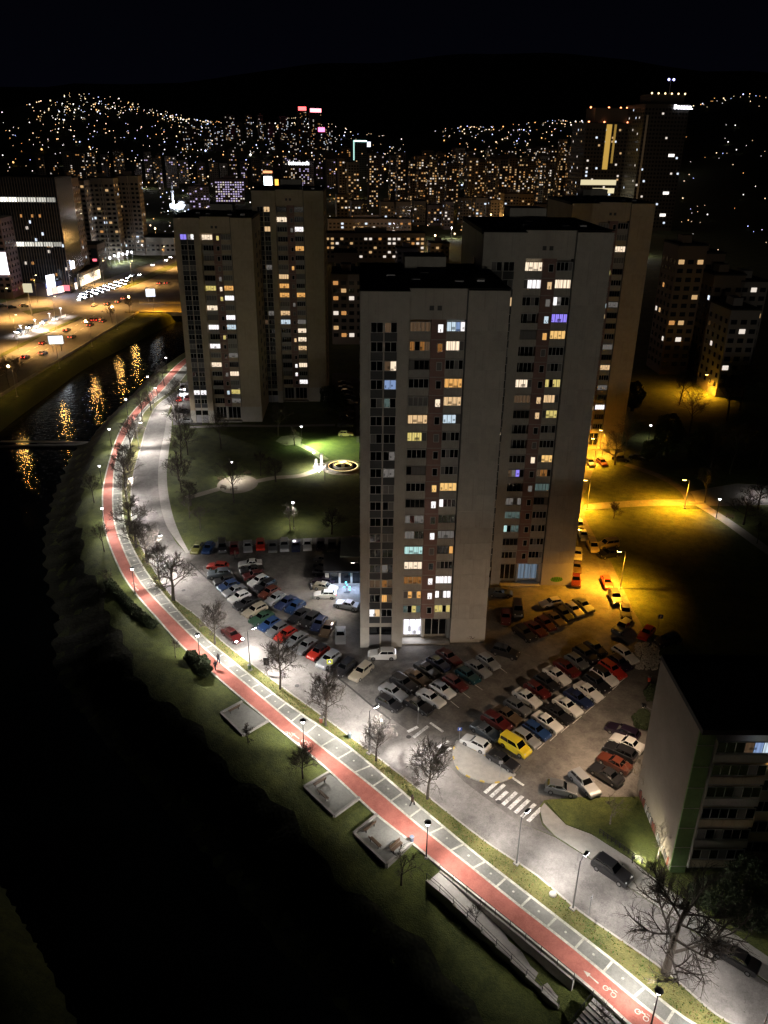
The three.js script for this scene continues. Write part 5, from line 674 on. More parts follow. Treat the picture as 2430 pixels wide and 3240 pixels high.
const at = (x, y, lift = .12) => { const p = P(x, y); p.y = lift; return p; };
tree('spreading', 'big spreading bare tree whose branches reach over the road', at(2105, 3082), 1.02, .6, 'bare trees on the grass strip');
for (const [x, y, k, s, what] of [[1352, 2530, 'round', 1.0, 'beside a strolling person in the open road'], [1190, 2410, 'round', .78, 'in the white glare of a road lamp'], [1030, 2298, 'round', .98, 'next to a planted stake on the strip'], [887, 2182, 'round', .98, 'in front of the red and silver cars'], [680, 2040, 'round', .85, 'behind the car with headlights'], [549, 1902, 'broad', 1.2, 'with a wide crown over the car park mouth'], [466, 1780, 'broad', 1.1, 'leaning next to the wide-crowned tree'], [414, 1690, 'broad', 1.1, 'at the bend, crown over the red path'], [398, 1540, 'broad', 1.15, 'at the bend, in a road lamp glow'], [415, 1440, 'tall', .8, 'across from the weir'], [450, 1335, 'tall', .75, 'opposite the footpath'], [500, 1262, 'tall', .7, 'near the riverside tower']]) tree(k, 'bare tree on the grass strip ' + what, at(x, y), s, x * .7, 'bare trees on the grass strip');
for (const [x, y, k, s, what] of [[595, 1440, 'tall', .8, 'nearest the footpath'], [575, 1395, 'tall', .9, 'close to the riverside tower'], [560, 1335, 'tall', .9, 'in front of the red car'], [575, 1560, 'tall', .7, 'by the footpath bend'], [600, 1640, 'slim', 1, 'behind the olive car'], [740, 1590, 'tall', .9, 'beside the sanded circle'], [873, 1525, 'broad', .8, 'over the park path'], [825, 1505, 'slim', 1.1, 'beside the park path'], [932, 1410, 'sparse', .9, 'beside the upper seating area'], [1028, 1520, 'slim', .9, 'near the fountain'], [1050, 1690, 'broad', .75, 'behind the row of parked cars'], [700, 1420, 'tall', .9, 'in the dark part of the park'], [880, 1380, 'tall', .8, 'in the dark part of the park']]) tree(k, 'bare park tree ' + what, at(x, y, 0), s, x * .3, 'bare trees in the park');
for (const [x, y, k, s, what] of [[432, 1735, 'broad', .95, 'between two wide trees of the bend'], [505, 1838, 'round', .9, 'close beside the wide-crowned tree'], [402, 1612, 'tall', .75, 'beside a lamp of the bend'], [405, 1490, 'broad', .95, 'before the weir stretch'], [430, 1388, 'broad', .9, 'above the weir stretch'], [478, 1300, 'broad', .85, 'by the footpath start'], [520, 1222, 'tall', .7, 'near the riverside van']]) tree(k, 'bare tree on the grass strip ' + what, at(x, y), s, x * 1.3, 'bare trees on the grass strip');
for (const [x, y, k, s, what] of [[560, 1470, 'tall', .85, 'leaning over the footpath'], [552, 1520, 'broad', .9, 'beside the footpath'], [590, 1600, 'broad', .8, 'near the lit path end'], [620, 1680, 'slim', 1, 'behind the blue car'], [548, 1290, 'tall', .8, 'before the silver estate']]) tree(k, 'bare park tree ' + what, at(x + 14, y, 0), s, x * .37, 'bare trees in the park');
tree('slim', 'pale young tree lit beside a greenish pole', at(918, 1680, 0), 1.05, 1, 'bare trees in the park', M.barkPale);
for (const [x, y, k, s, what] of [[958, 2462, 'round', .62, 'below the path lamp'], [785, 2350, 'shrub', 1.3, 'beside a paved terrace'], [1270, 2790, 'sparse', .9, 'below the walled terrace'], [555, 2080, 'slim', .6, 'near the round bushes'], [330, 1745, 'tall', .55, 'on the bank beside the bend'], [298, 1590, 'tall', .6, 'on the dark bank beside the bend'], [1505, 2905, 'slim', .6, 'behind the ramp railing'], [1905, 3210, 'slim', .7, 'beside the steps'], [345, 1860, 'slim', .7, 'behind the hedge']]) { const p = at(x, y, 0); p.y = terrain(p.x, p.z) - .05; tree(k, 'small bare tree on the river bank ' + what, p, s, x, 'small trees on the bank'); }
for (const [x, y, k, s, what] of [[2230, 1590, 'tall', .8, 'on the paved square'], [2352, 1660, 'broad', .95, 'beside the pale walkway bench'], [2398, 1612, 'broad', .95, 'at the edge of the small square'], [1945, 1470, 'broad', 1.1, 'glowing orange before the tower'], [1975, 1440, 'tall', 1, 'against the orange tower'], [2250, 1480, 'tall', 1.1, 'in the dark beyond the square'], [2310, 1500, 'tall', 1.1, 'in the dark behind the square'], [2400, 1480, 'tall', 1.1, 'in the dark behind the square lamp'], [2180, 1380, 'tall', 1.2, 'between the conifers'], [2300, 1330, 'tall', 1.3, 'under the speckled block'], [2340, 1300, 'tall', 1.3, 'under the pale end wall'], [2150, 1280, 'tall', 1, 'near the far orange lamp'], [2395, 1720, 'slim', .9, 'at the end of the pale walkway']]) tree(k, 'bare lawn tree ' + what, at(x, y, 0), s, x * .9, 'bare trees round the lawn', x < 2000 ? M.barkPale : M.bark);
tree('shrub', 'round leafless bush on the orange lawn', at(1942, 1640, 0), 1.7, 0, null);
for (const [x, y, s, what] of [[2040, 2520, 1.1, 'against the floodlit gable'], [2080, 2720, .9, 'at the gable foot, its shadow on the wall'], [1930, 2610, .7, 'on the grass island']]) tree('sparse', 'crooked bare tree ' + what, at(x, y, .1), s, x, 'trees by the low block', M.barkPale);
// leafy plants: many small leaf faces through the crown's volume
function leafBall(n, rx, ry, rz, y, leaf, seed, hollow = .5) {
  const q = rngOf(seed), pos = [], nor = [];
  for (let i = 0; i < n; i++) {
    const a = q() * 6.2832, u = 2 * q() - 1, rr = Math.cbrt(lerp(hollow, 1, q())) * (.86 + .2 * Math.sin(a * 3 + seed) * Math.sin(u * 5 + seed)), s = Math.sqrt(1 - u * u), c = V(rx * rr * s * Math.cos(a), y + ry * rr * u, rz * rr * s * Math.sin(a)), d = V(q() - .5, q() - .3, q() - .5).normalize(), e = V(q() - .5, q() - .5, q() - .5).cross(d).normalize(), f = d.clone().cross(e), l = leaf * (.6 + .8 * q());
    for (const [m, k] of [[-1, -.5], [1, -.5], [0, 1]]) { const v = c.clone().addScaledVector(e, m * l * .6).addScaledVector(f, k * l); pos.push(v.x, v.y, v.z); nor.push(d.x, d.y, d.z); }
  }
  const g = new THREE.BufferGeometry(); g.setAttribute('position', new THREE.Float32BufferAttribute(pos, 3)); g.setAttribute('normal', new THREE.Float32BufferAttribute(nor, 3)); return flat(g);
}
function leafy(name, label, cat, p, s, mat, group) { const t = thing(name, label, cat, p, 0, group); mesh('trunk', cylY(.12 * s[1], .05 * s[1], 0, s[1] * 1.2), M.bark, t); mesh('crown', leafBall(Math.round(2600 * (s[3] || 1)), s[0], s[1], s[0], s[1] * (s[2] || 1.1), .16 * Math.max(1, s[1] * .3), Math.round(p.x * 7 + p.z)), mat, t); return t; }
for (const [x, y] of [[608, 2098], [640, 2113], [646, 2134]]) { const p = at(x, y, 0); p.y = terrain(p.x, p.z); leafy('round_bush', 'clipped round bush on the bank ' + (y < 2110 ? 'at the foot of the path lamp' : y < 2130 ? 'between two other round bushes' : 'furthest down of three round bushes'), 'bush', p, [1.35, 1.25, .85, 1.3], M.leaf, 'clipped round bushes'); }
{ const A = spline(XZ([[372, 1838], [420, 1892], [470, 1940], [522, 1982]]), 12); for (let i = 0; i < A.length - 1; i++) { const c = A[i].clone().lerp(A[i + 1], .5).add(V(-1.6, 0, .8)); const t = thing('hedge', 'clipped dark hedge section beside the red path', 'hedge', [c.x, terrain(c.x, c.z) - .1, c.z], 0, 'hedge along the red path'); mesh('foliage', leafBall(900, 1.15, .8, 1.15, .6, .14, i + 3), M.leaf, t); mesh('stem', cylY(.06, .04, 0, .8), M.bark, t); } }
for (const [x, y, w, h, what] of [[1042, 1300, 3.4, 4.2, 'in the corner behind the park tower'], [1075, 1312, 2.8, 3.4, 'beside the far parked cars'], [2105, 1440, 4.2, 6, 'dark and broad beyond the orange lawn'], [2200, 1470, 3.4, 5, 'beyond the lawn path'], [2050, 1460, 2.4, 3, 'by the hedge of parked cars'], [2000, 1300, 3.5, 5, 'in the dark behind the orange tower']]) { leafy('evergreen_tree', 'dark evergreen ' + what, 'tree', at(x, y, 0), [w, h, 1.05, 2], M.leaf, 'evergreens'); }
for (const [x, y, w, h, mat, what] of [[2030, 2300, 1.6, 1.6, M.leaf, 'against the back of the gable'], [2060, 2215, 1.3, 1.5, M.leaf, 'at the far corner of the gable'], [2270, 2880, 2.4, 2.6, M.leaf, 'below the balconies'], [2350, 2830, 2.6, 3, M.leaf, 'against the low block front'], [2390, 2930, 2, 2.1, M.leaf, 'pale, in front of the low block'], [2330, 2920, 1.5, 1.5, M.leaf, 'pale, beside the footpath of the low block'], [2210, 2850, 1.4, 1.4, M.leaf, 'at the painted corner']]) leafy('bush', 'leafy bush ' + what, 'bush', at(x, y, .02), [w, h, .85, 1.2], mat, 'bushes round the low block');
// ---------------------------------------------------------------- terraces, ramp, steps on the bank
function bench(label, p, turn, group, back = true) {
  const t = thing('park_bench', label, 'bench', p, turn, group);
  for (let i = 0; i < 4; i++) mesh('seat_slat', cached('bsl', () => box(-.9, .9, 0, .04, -.05, .05)), M.wood, t).position.set(0, .43, -.18 + i * .12);
  if (back) for (let i = 0; i < 3; i++) mesh('back_slat', cached('bsl', () => 0), M.wood, t).position.set(0, .58 + i * .14, -.26 - i * .03);
  for (const x of [-.7, .7]) mesh('leg', cached('bl', () => merge([box(-.04, .04, 0, .43, -.2, -.14), box(-.04, .04, 0, .43, .14, .2), box(-.04, .04, .37, .43, -.2, .2)])), M.black, t).position.x = x;
  return t;
}
{
  const names = ['by the leafless shrub', 'below the arrow lamp', 'with a corner bin'];
  [[[766, 2223], [699, 2259], [769, 2329], [848, 2283]], [[1040, 2447], [962, 2493], [1058, 2585], [1138, 2527]], [[1193, 2580], [1119, 2640], [1223, 2739], [1305, 2668]]].forEach((q, k) => {
    const w = XZ(q), c = w.reduce((a, b) => a.clone().add(b), V(0, 0, 0)).multiplyScalar(.25), t = thing('seating_terrace', 'paved seating terrace beside the red path ' + names[k], 'terrace', [c.x, 0, c.z], 0, 'terraces on the bank'), loc = w.map((p) => p.clone().sub(c));
    const s = new THREE.Shape(loc.map((p) => new THREE.Vector2(p.x, -p.z))); mesh('paving', new THREE.ExtrudeGeometry(s, { depth: 2.6, bevelEnabled: false }).rotateX(-Math.PI / 2).translate(0, -2.49, 0), M.walk, t);
    for (const [i, j] of [[0, 1], [1, 2], [2, 3]]) { const a = loc[i], b = loc[j], d = b.clone().sub(a), l = d.length(), g = box(0, l, -2.4, .34, -.15, .15).rotateY(Math.atan2(-d.z, d.x)).translate(a.x, 0, a.z); mesh('edge_wall', g, M.concrete, t); }
    const u = loc[1].clone().sub(loc[0]).normalize(), v = loc[2].clone().sub(loc[1]).normalize(), ang = Math.atan2(-v.z, v.x);
    const put = (fu, fv, turn, lab) => { const p = c.clone().add(loc[0]).addScaledVector(loc[1].clone().sub(loc[0]), fu).addScaledVector(loc[3].clone().sub(loc[0]), fv); p.y = .11; bench(lab, p, turn, 'benches on the terraces'); };
    put(.55, .14, Math.atan2(-u.z, u.x) , 'slatted bench by the upper wall of the terrace ' + names[k]); if (k) put(.82, .5, ang + Math.PI, 'slatted bench by the river wall of the terrace ' + names[k]);
    if (k === 2) { const p = c.clone().add(loc[3]).add(loc[0].clone().sub(loc[3]).multiplyScalar(.02)); put(.5, .88, Math.atan2(-u.z, u.x) + Math.PI, 'dark slatted bench against the pale wall of the railed terrace'); const g = thing('litter_bin', 'bluish litter bin at the terrace corner by the path lamp', 'bin', [p.x, .11, p.z]); mesh('bin_body', cylY(.24, .27, 0, .85), plain(.12, .15, .22), g); mesh('rim', new THREE.TorusGeometry(.27, .03, 6, 14).rotateX(1.5708).translate(0, .86, 0), M.metal, g); }
  });
  // ramp: an inclined walk between two walls with rails
  const i0 = redL.reduce((m, p, k) => p.distanceTo(P(1392, 2745)) < redL[m].distanceTo(P(1392, 2745)) ? k : m, 0), i1 = redL.reduce((m, p, k) => p.distanceTo(P(1830, 3100)) < redL[m].distanceTo(P(1830, 3100)) ? k : m, 0);
  const A = redL.slice(i0, i1 + 1), n = A.length, inn = offsetLine(A, .55), out = offsetLine(A, 2.75), t = thing('access_ramp', 'sloping ramp with concrete walls and tube railings beside the red path', 'ramp', [0, 0, 0]);
  const H = (i) => .12 - 2.3 * clamp((i - 1) / (n - 2), 0, 1), pos = [], idx = [], uv = [];
  for (let i = 0; i < n; i++) { pos.push(out[i].x, H(i), out[i].z, inn[i].x, H(i), inn[i].z); uv.push(out[i].x, out[i].z, inn[i].x, inn[i].z); if (i) { const a = i * 2; idx.push(a - 2, a, a - 1, a, a + 1, a - 1); } }
  const g = new THREE.BufferGeometry(); g.setAttribute('position', new THREE.Float32BufferAttribute(pos, 3)); g.setAttribute('uv', new THREE.Float32BufferAttribute(uv, 2)); g.setIndex(idx); const g2 = g.toNonIndexed(); g2.computeVertexNormals(); mesh('ramp_floor', g2, M.concrete, t);
  const wallOf = (L, w, top, low) => { const gs = []; for (let i = 0; i < n - 1; i++) { const a = L[i], b = L[i + 1], d = b.clone().sub(a), l = d.length(); gs.push(box(0, l + .01, low, top(i), -w, w).rotateY(Math.atan2(-d.z, d.x)).translate(a.x, 0, a.z)); } return merge(gs); };
  mesh('inner_wall', wallOf(inn, .12, () => .22, -3), M.concrete, t); mesh('outer_wall', wallOf(out, .14, (i) => H(i) + .45, -4.5), M.concrete, t);
  for (const [L, base] of [[inn, () => .22], [out, (i) => H(i) + .45]]) { for (let i = 0; i < n; i++) mesh('rail_post', cylY(.03, .03, base(i), base(i) + 1, L[i].x, L[i].z, 6), M.black, t); for (const k of [.5, 1]) mesh('hand_rail', new THREE.TubeGeometry(new THREE.CatmullRomCurve3(L.map((p, i) => V(p.x, base(i) + k, p.z))), n * 2, .028, 5), M.black, t); }
  // steps down the bank
  const e = redL[i1 + 2].clone(), d = redL[i1 + 3].clone().sub(redL[i1 + 1]).normalize(), nn = V(-d.z, 0, d.x), st = thing('bank_steps', 'dark concrete steps running down the bank beside the ramp', 'steps', [e.x + nn.x * .5, 0, e.z + nn.z * .5], Math.atan2(-nn.z, nn.x));
  for (let i = 0; i < 9; i++) mesh('step', box(i * .42, i * .42 + .4, -3.2, .1 - i * .18, -1.6, 1.6), i % 2 ? M.concrete : M.slab, st); for (const z of [-1.7, 1.7]) { mesh('hand_rail', bar(V(0, 1.1, z), V(3.8, -.5, z), .03), M.black, st); for (let i = 0; i < 4; i++) mesh('rail_post', cylY(.03, .03, -1.6 + (3 - i) * .3, 1.05 - i * .5, .1 + i * 1.2, z, 6), M.black, st); }
}
// ---------------------------------------------------------------- bridge, boulevard furniture
{
  const t = thing('road_bridge', 'orange-lit road bridge over the river', 'bridge', [-98, 0, -409], .02);
  mesh('deck', box(-30, 32, -1.3, .04, -14, 13), M.concrete, t); mesh('carriageway', box(-30, 32, .04, .06, -11, 10), M.boulevard, t);
  for (const z of [-13.6, 12.6]) { mesh('parapet', box(-30, 32, .04, .5, z - .2, z + .2), M.concrete, t); for (let i = 0; i <= 24; i++) mesh('rail_post', box(-30 + i * 2.58, -29.9 + i * 2.58, .5, 1.1, z - .05, z + .05), M.metal, t); mesh('hand_rail', box(-30, 32, 1.1, 1.2, z - .06, z + .06), M.metal, t); }
  for (const x of [-8, 10]) mesh('pier', box(x - .8, x + .8, -7, -1.3, -12, 11), M.concrete, t);
  for (const [x, z] of [[-16, 14.5], [6, 14.5], [20, -12]]) armLamp(z > 0 ? (x < 0 ? 'orange lamp on the bridge edge over midstream' : 'orange lamp on the bridge edge near the tower bank') : 'orange lamp on the far side of the bridge', [-98 + x, .1, -409 + z - 3], 9, 1.57, SODIUM, glowSodium, 2600, 'bridge lamps', 1.35);
  const board = (px, py, w, h, what) => { const p = P(px, py), b = thing('billboard', 'white lit billboard ' + what, 'billboard', [p.x, 0, p.z], .25, 'billboards'); for (const x of [-w * .3, w * .3]) mesh('post', cylY(.16, .16, 0, 3, x, 0), M.metal, b); mesh('frame', box(-w / 2 - .15, w / 2 + .15, 2.8, 3.1 + h, -.35, -.02), M.frameDark, b); mesh('lit_screen', box(-w / 2, w / 2, 2.95, 2.95 + h, -.02, .02), glow(.86, .92, 1, 1.5), b); const l = new THREE.RectAreaLight(new THREE.Color().setRGB(.85, .92, 1), 1.5, w, h); l.position.set(0, 2.95 + h / 2, .1); l.rotation.y = Math.PI; b.add(l); };
  board(182, 1112, 5.4, 3.2, 'beside the river parapet'); board(479, 957, 4.6, 4, 'at the bridge end of the crossing');
  const bt = thing('tall_sign', 'tall square pole sign by the store', 'sign', P(102, 1000)); mesh('pole', cylY(.3, .25, 0, 13), M.metal, bt); mesh('sign_box', box(-2, 2, 11, 15, -.3, .3), glow(1, .9, .6, .7), bt);
  const a = P(48, 1068), b = P(208, 1004), d = b.clone().sub(a), f = thing('tram_stop_fence', 'row of white posts along the tram stop on the boulevard', 'fence', [a.x, .03, a.z], Math.atan2(-d.z, d.x)), l = d.length(); for (let i = 0; i <= 34; i++) mesh('post', cached('tf', () => box(-.12, .12, 0, 1.5, -.12, .12)), plain(.8, .8, .78), f).position.x = l * i / 34; for (const y of [.6, 1.4]) mesh('rail', box(0, l, y, y + .08, -.04, .04), M.frame, f);
  for (const [x, y] of [[70, 1062], [115, 1042], [160, 1022], [195, 1004], [140, 1048]]) { const p = P(x, y); const s = thing('stop_light', 'white light over the tram stop', 'lamp', [p.x, 0, p.z], 0, 'tram stop lights'); mesh('pole', cylY(.1, .08, 0, 4.4), M.metal, s); mesh('lamp_head', box(-.6, .6, 4.4, 4.5, -.2, .2), M.metal, s); mesh('lamp_glass', box(-.55, .55, 4.34, 4.4, -.16, .16), glowWhite, s); spotIn(s, .2, 4.25, .25, WHITE, 700, 1.2); }
  for (const [x, y, s] of [[30, 1230, .9], [60, 1215, .8], [355, 1025, .7], [410, 990, .6], [300, 905, .8], [350, 880, .8], [258, 915, .7]]) tree('tall', 'bare tree along the boulevard', at(x, y, 0), s, x, 'bare trees along the boulevard');
}
// ---------------------------------------------------------------- canopy and annexe beside the pale tower
{
  const p = P(1100, 1852), t = thing('shop_annexe', 'flat-roofed shop annexe with a cold white strip light by the pale tower', 'annexe', [p.x + .2, 0, p.z - .4], TURN);
  mesh('wall', box(-4.4, 3, 0, 3.2, -6, 0), M.wallBase, t); mesh('roof', box(-4.8, 3.2, 3.2, 3.6, -6.2, 1.4), M.black, t); for (const [a, b] of [[-3.8, -1.6], [.4, 2.9]]) mesh('strip_light', box(a, b, 2.7, 3, .02, .14), glow(.72, .82, 1, 4), t); for (const x of [-2.8, -.6, 1.6]) mesh('shop_window', box(x - .9, x + .9, .3, 2.5, .02, .08), M.glass, t);
  const l = new THREE.RectAreaLight(new THREE.Color().setRGB(.48, .64, 1), 120, 5, .5); l.position.set(-.5, 2.9, 1.9); l.lookAt(l.position.clone().add(V(0, -.85, .5))); const dir = new THREE.Object3D(); t.add(l);
  const q = P(1116, 1818), c = thing('canopy_shelter', 'open shelter with a pale sheet roof and warm light inside', 'shelter', [q.x, 0, q.z], TURN);
  mesh('roof', box(-2.4, 2.6, 3.9, 4.05, -8, .2), plain(.35, .37, .3), c); for (const [x, z] of [[-2.2, 0], [2.4, 0], [-2.2, -7.6], [2.4, -7.6]]) mesh('post', box(x - .06, x + .06, 0, 3.9, z - .06, z + .06), M.black, c); mesh('floor', box(-2.4, 2.6, 0, .1, -8, .1), M.concrete, c); mesh('lamp_tube', box(-1.6, 1.6, 3.7, 3.8, -3, -2.8), glow(1, .72, .4, 8), c); spotIn(c, 0, 3.6, -2.9, [1, .72, .4], 130, 1.35); mesh('back_wall', box(-2.4, 2.6, 0, 3.8, -8, -7.8), M.wallBrown, c);
  const sg = thing('light_stand', 'small stand with glowing cyan lamps beside the shop annexe', 'light stand', P(1098, 1874)); for (const [x, y] of [[-.5, .9], [.5, .9], [.5, 0.4], [0, 1.4], [-.2, 1.9]]) mesh('lamp', new THREE.SphereGeometry(.16, 8, 6).translate(x, y + .2, 0), glow(.1, .7, 1, 4), sg); mesh('frame', [box(-.6, .6, 0, .08, -.3, .3), box(-.05, .05, 0, 2.2, -.05, .05), box(-.6, .6, 1, 1.06, -.03, .03)], M.black, sg);
  // bright shop on the pale tower's ground floor throws light on the step
  const w = new THREE.RectAreaLight(new THREE.Color().setRGB(.95, .93, 1), 7, 2.7, 3); w.position.set(-1.7, 2.3, -2.5); w.rotation.y = Math.PI; tA.add(w);
}
{ const t = thing('wall_lamp', 'lamp bracketed to the flank of the pale tower over the left car park', 'lamp', [-4.05, 8.5, -124], 0); mesh('bracket', bar(V(.1, 0, 0), V(-1, .25, 0), .05), M.metal, t); const h = mesh('lamp_head', box(-1.7, -.9, .2, .34, -.2, .2), M.black, t); mesh('lamp_glass', box(-1.64, -.96, .14, .2, -.16, .16), glow(1, .92, .8, 10), h); const l = spotIn(t, -1.3, .08, 0, [1, .9, .78], 900, 1.2, .8); l.target.position.set(-14, -8.5, 1); }
// ---------------------------------------------------------------- fountain and park furniture
{
  const t = thing('fountain', 'round fountain with a glowing amber basin in the park', 'fountain', P(1085, 1478)), ring = (r, w, y0, y1) => new THREE.LatheGeometry([[r - w, y0], [r - w, y1], [r, y1], [r, y0]].map((q) => new THREE.Vector2(...q)), 40);
  mesh('outer_rim', ring(4.4, .5, 0, .45), M.concrete, t); mesh('paving', cylY(5.6, 5.6, 0, .06, 0, 0, 40), M.sand, t); mesh('water', cylY(3.9, 3.9, .06, .3, 0, 0, 36), M.water, t); mesh('inner_rim', ring(2.6, .35, .3, .8), M.concrete, t); mesh('lamp_ring', ring(2.2, .16, .3, .5), glow(1, .7, .2, 3), t); mesh('lamp_ring', ring(3.8, .12, .3, .42), glow(1, .72, .3, 2.4), t); mesh('bowl', [cylY(.5, .4, .3, 1.2), cylY(.5, 1.3, 1.2, 1.5, 0, 0, 20)], M.concrete, t);
  const l = new THREE.PointLight(new THREE.Color().setRGB(1, .78, .36), 60); l.position.set(0, 2.3, 0); t.add(l);
  const m = thing('monument', 'floodlit white stone monument beside the fountain', 'monument', P(1012, 1482)), ws = plain(.8, .78, .76); mesh('plinth', box(-1.6, 1.6, 0, .9, -1.2, 1.2), ws, m); mesh('column', [cylY(.42, .34, .9, 3.4, .5, 0, 8), new THREE.SphereGeometry(.45, 8, 6).translate(.5, 3.7, 0)], ws, m); mesh('column', [cylY(.3, .25, .9, 2.6, -.9, .2, 8)], ws, m); mesh('flood_lamp_glass', box(-.3, .3, .1, .4, 2.2, 2.5), glowWhite, m); const f = new THREE.SpotLight(0xfff4ee, 120, 0, .9, .6); f.position.set(0, .6, 2.6); f.target.position.set(0, 1.6, 0); m.add(f, f.target);
  for (const [x, y, a, w] of [[783, 1502, .2, 'bluish, at the upper edge of the sanded circle'], [706, 1548, -.5, 'at the lower edge of the sanded circle'], [740, 1552, .1, 'under the park tree by the circle'], [900, 1408, 0, 'on the upper seating area'], [2308, 1640, -.6, 'beside the pale walkway'], [700, 1520, .9, 'at the dark end of the sanded circle']]) bench('park bench ' + w, at(x, y, .03), a, 'park benches');
}
// ---------------------------------------------------------------- signs, bins, fence, rubble
{
  const pole = (t, h) => mesh('pole', cylY(.035, .035, 0, h), M.metal, t);
  const sgn = (label, px, py, h, build) => { const t = thing('road_sign', label, 'sign', at(px, py, .03), 0, 'road signs'); pole(t, h); build(t, h); return t; };
  const pic = (draw, w = 64, h = 64) => { const c = document.createElement('canvas'); c.width = w; c.height = h; draw(c.getContext('2d')); const x = new THREE.CanvasTexture(c); x.colorSpace = THREE.SRGBColorSpace; return new THREE.MeshStandardMaterial({ map: x, roughness: .5 }); };
  const plateOn = (t, y, w, h, mat) => { mesh('sign_plate', box(-w / 2, w / 2, y - h, y, .04, .07), M.metal, t); mesh('sign_face', new THREE.PlaneGeometry(w * .97, h * .97).translate(0, y - h / 2, .073), mat, t); };
  const walkSign = pic((g) => { g.fillStyle = '#c9d400'; g.fillRect(0, 0, 64, 64); g.fillStyle = '#20408c'; g.fillRect(12, 12, 40, 40); g.fillStyle = '#fff'; g.beginPath(); g.moveTo(32, 16); g.lineTo(50, 48); g.lineTo(14, 48); g.fill(); });
  const parkSign = pic((g) => { g.fillStyle = '#1c4aa8'; g.fillRect(0, 0, 64, 64); g.fillStyle = '#fff'; g.font = 'bold 52px sans-serif'; g.fillText('P', 16, 51); });
  sgn('fluorescent yellow crossing sign between parked cars', 1044, 2140, 3.2, (t, h) => plateOn(t, h, .9, .9, walkSign));
  sgn('blue square sign at the corner of the paved island', 1452, 2352, 2.8, (t, h) => plateOn(t, h, .6, .6, parkSign)); sgn('blue square sign on the dark lawn', 2083, 1992, 3, (t, h) => plateOn(t, h, .8, .8, parkSign));
  sgn('thin sign post at the tower car park mouth', 1322, 2290, 2.9, (t, h) => plateOn(t, h, .16, .5, M.frame)); sgn('thin sign post on the paved island', 1580, 2462, 2.9, (t, h) => plateOn(t, h, .5, .5, M.metal)); sgn('sign seen edge-on beside the driveway', 1862, 2898, 2.9, (t, h) => { plateOn(t, h, .7, .5, M.metal); t.rotation.y = 1.1; }); sgn('dark board sign on the grass strip behind a bare tree', 845, 2132, 3, (t, h) => plateOn(t, h, .9, 1.4, M.black));
  for (const [x, y, c, w] of [[790, 2122, [.1, .16, .08], 'green litter bin with pale band under the tall road lamp'], [1106, 2338, [.12, .17, .18], 'grey-blue litter bin on the strip at the road edge'], [1016, 2290, [.35, .12, .06], 'orange planted stake beside a bare tree'], [2052, 2160, [.45, .06, .03], 'small red bin against the gable bushes']]) { const t = thing('litter_bin', w, 'bin', at(x, y, .12), 0); mesh('bin_body', cylY(.22, .27, .15, .95), plain(...c), t); mesh('post', cylY(.04, .04, 0, 1.15, .27), M.metal, t); mesh('lid', cylY(.29, .18, .95, 1.08), M.metal, t); }
  { const p = at(1748, 2836, .15), t = thing('stone_marker', 'pale round stone on the grass strip by the lamp', 'stone', p); mesh('stone', new THREE.IcosahedronGeometry(.42, 2).scale(1, .6, 1).translate(0, .2, 0), M.wallBase, t); }
  // low railing between the island lawn and the footpath
  const A = XZ([[1896, 2640], [1960, 2686], [2030, 2736], [2100, 2790]]); for (let k = 0; k < 3; k++) { const a = A[k], b = A[k + 1], d = b.clone().sub(a), l = d.length(), t = thing('low_railing', 'dark low railing panel on the lawn of the low block', 'railing', [a.x, .14, a.z], Math.atan2(-d.z, d.x), 'low railing by the low block'); for (let i = 0; i <= 5; i++) mesh('post', cached('lr', () => box(-.04, .04, 0, .75, -.04, .04)), M.black, t).position.x = l * i / 5 * .98; for (const y of [.35, .7]) mesh('rail', box(0, l * .98, y, y + .06, -.03, .03), M.black, t); }
  // rubble and gravel behind the low block
  const q = rngOf(3), g = new THREE.IcosahedronGeometry(.16, 0), m = new THREE.InstancedMesh(g, M.concrete, 420), o = new THREE.Object3D(); for (let i = 0; i < 420; i++) { const p = P(lerp(2010, 2086, q()), lerp(2036, 2120, q())); o.position.set(p.x, .06 + q() * .12, p.z); o.rotation.set(q() * 6, q() * 6, 0); o.scale.setScalar(.5 + q() * 1.4); o.updateMatrix(); m.setMatrixAt(i, o.matrix); } m.name = 'rubble'; m.castShadow = true; meta(m, 'patch of grey stones and rubble at the lawn corner', 'rubble', null, 'stuff'); scene.add(m);
  // fallen leaves and tufts on the lit grass strip
  const tuft = new THREE.ConeGeometry(.05, .16, 3).translate(0, .08, 0), list = []; for (let i = 40; i < NS - 12; i++) for (let k = 0; k < 34; k++) { const j = i + q(), a = walkRs[i].clone().lerp(walkRs[i + 1], j - i), b = roadLs[i].clone().lerp(roadLs[i + 1], j - i); if (a.z < -150) continue; list.push(a.lerp(b, .06 + .88 * q())); }
  const tm = new THREE.InstancedMesh(tuft, new THREE.MeshStandardMaterial({ color: 0xffffff, roughness: 1 }), list.length), col = new THREE.Color(); list.forEach((p, i) => { o.position.set(p.x, .14, p.z); o.rotation.set(q() - .5, q() * 6, q() - .5); o.scale.set(1 + q() * 1.5, .6 + q() * .9, 1 + q() * 1.5); o.updateMatrix(); tm.setMatrixAt(i, o.matrix); const d = q(); tm.setColorAt(i, d < .75 ? col.setRGB(.04 + .06 * q(), .07 + .06 * q(), .015) : col.setRGB(.2, .14, .06)); }); tm.name = 'grass_tufts'; meta(tm, 'grass tufts and dead leaves on the strip beside the walkway', 'grass', null, 'stuff'); scene.add(tm);
}
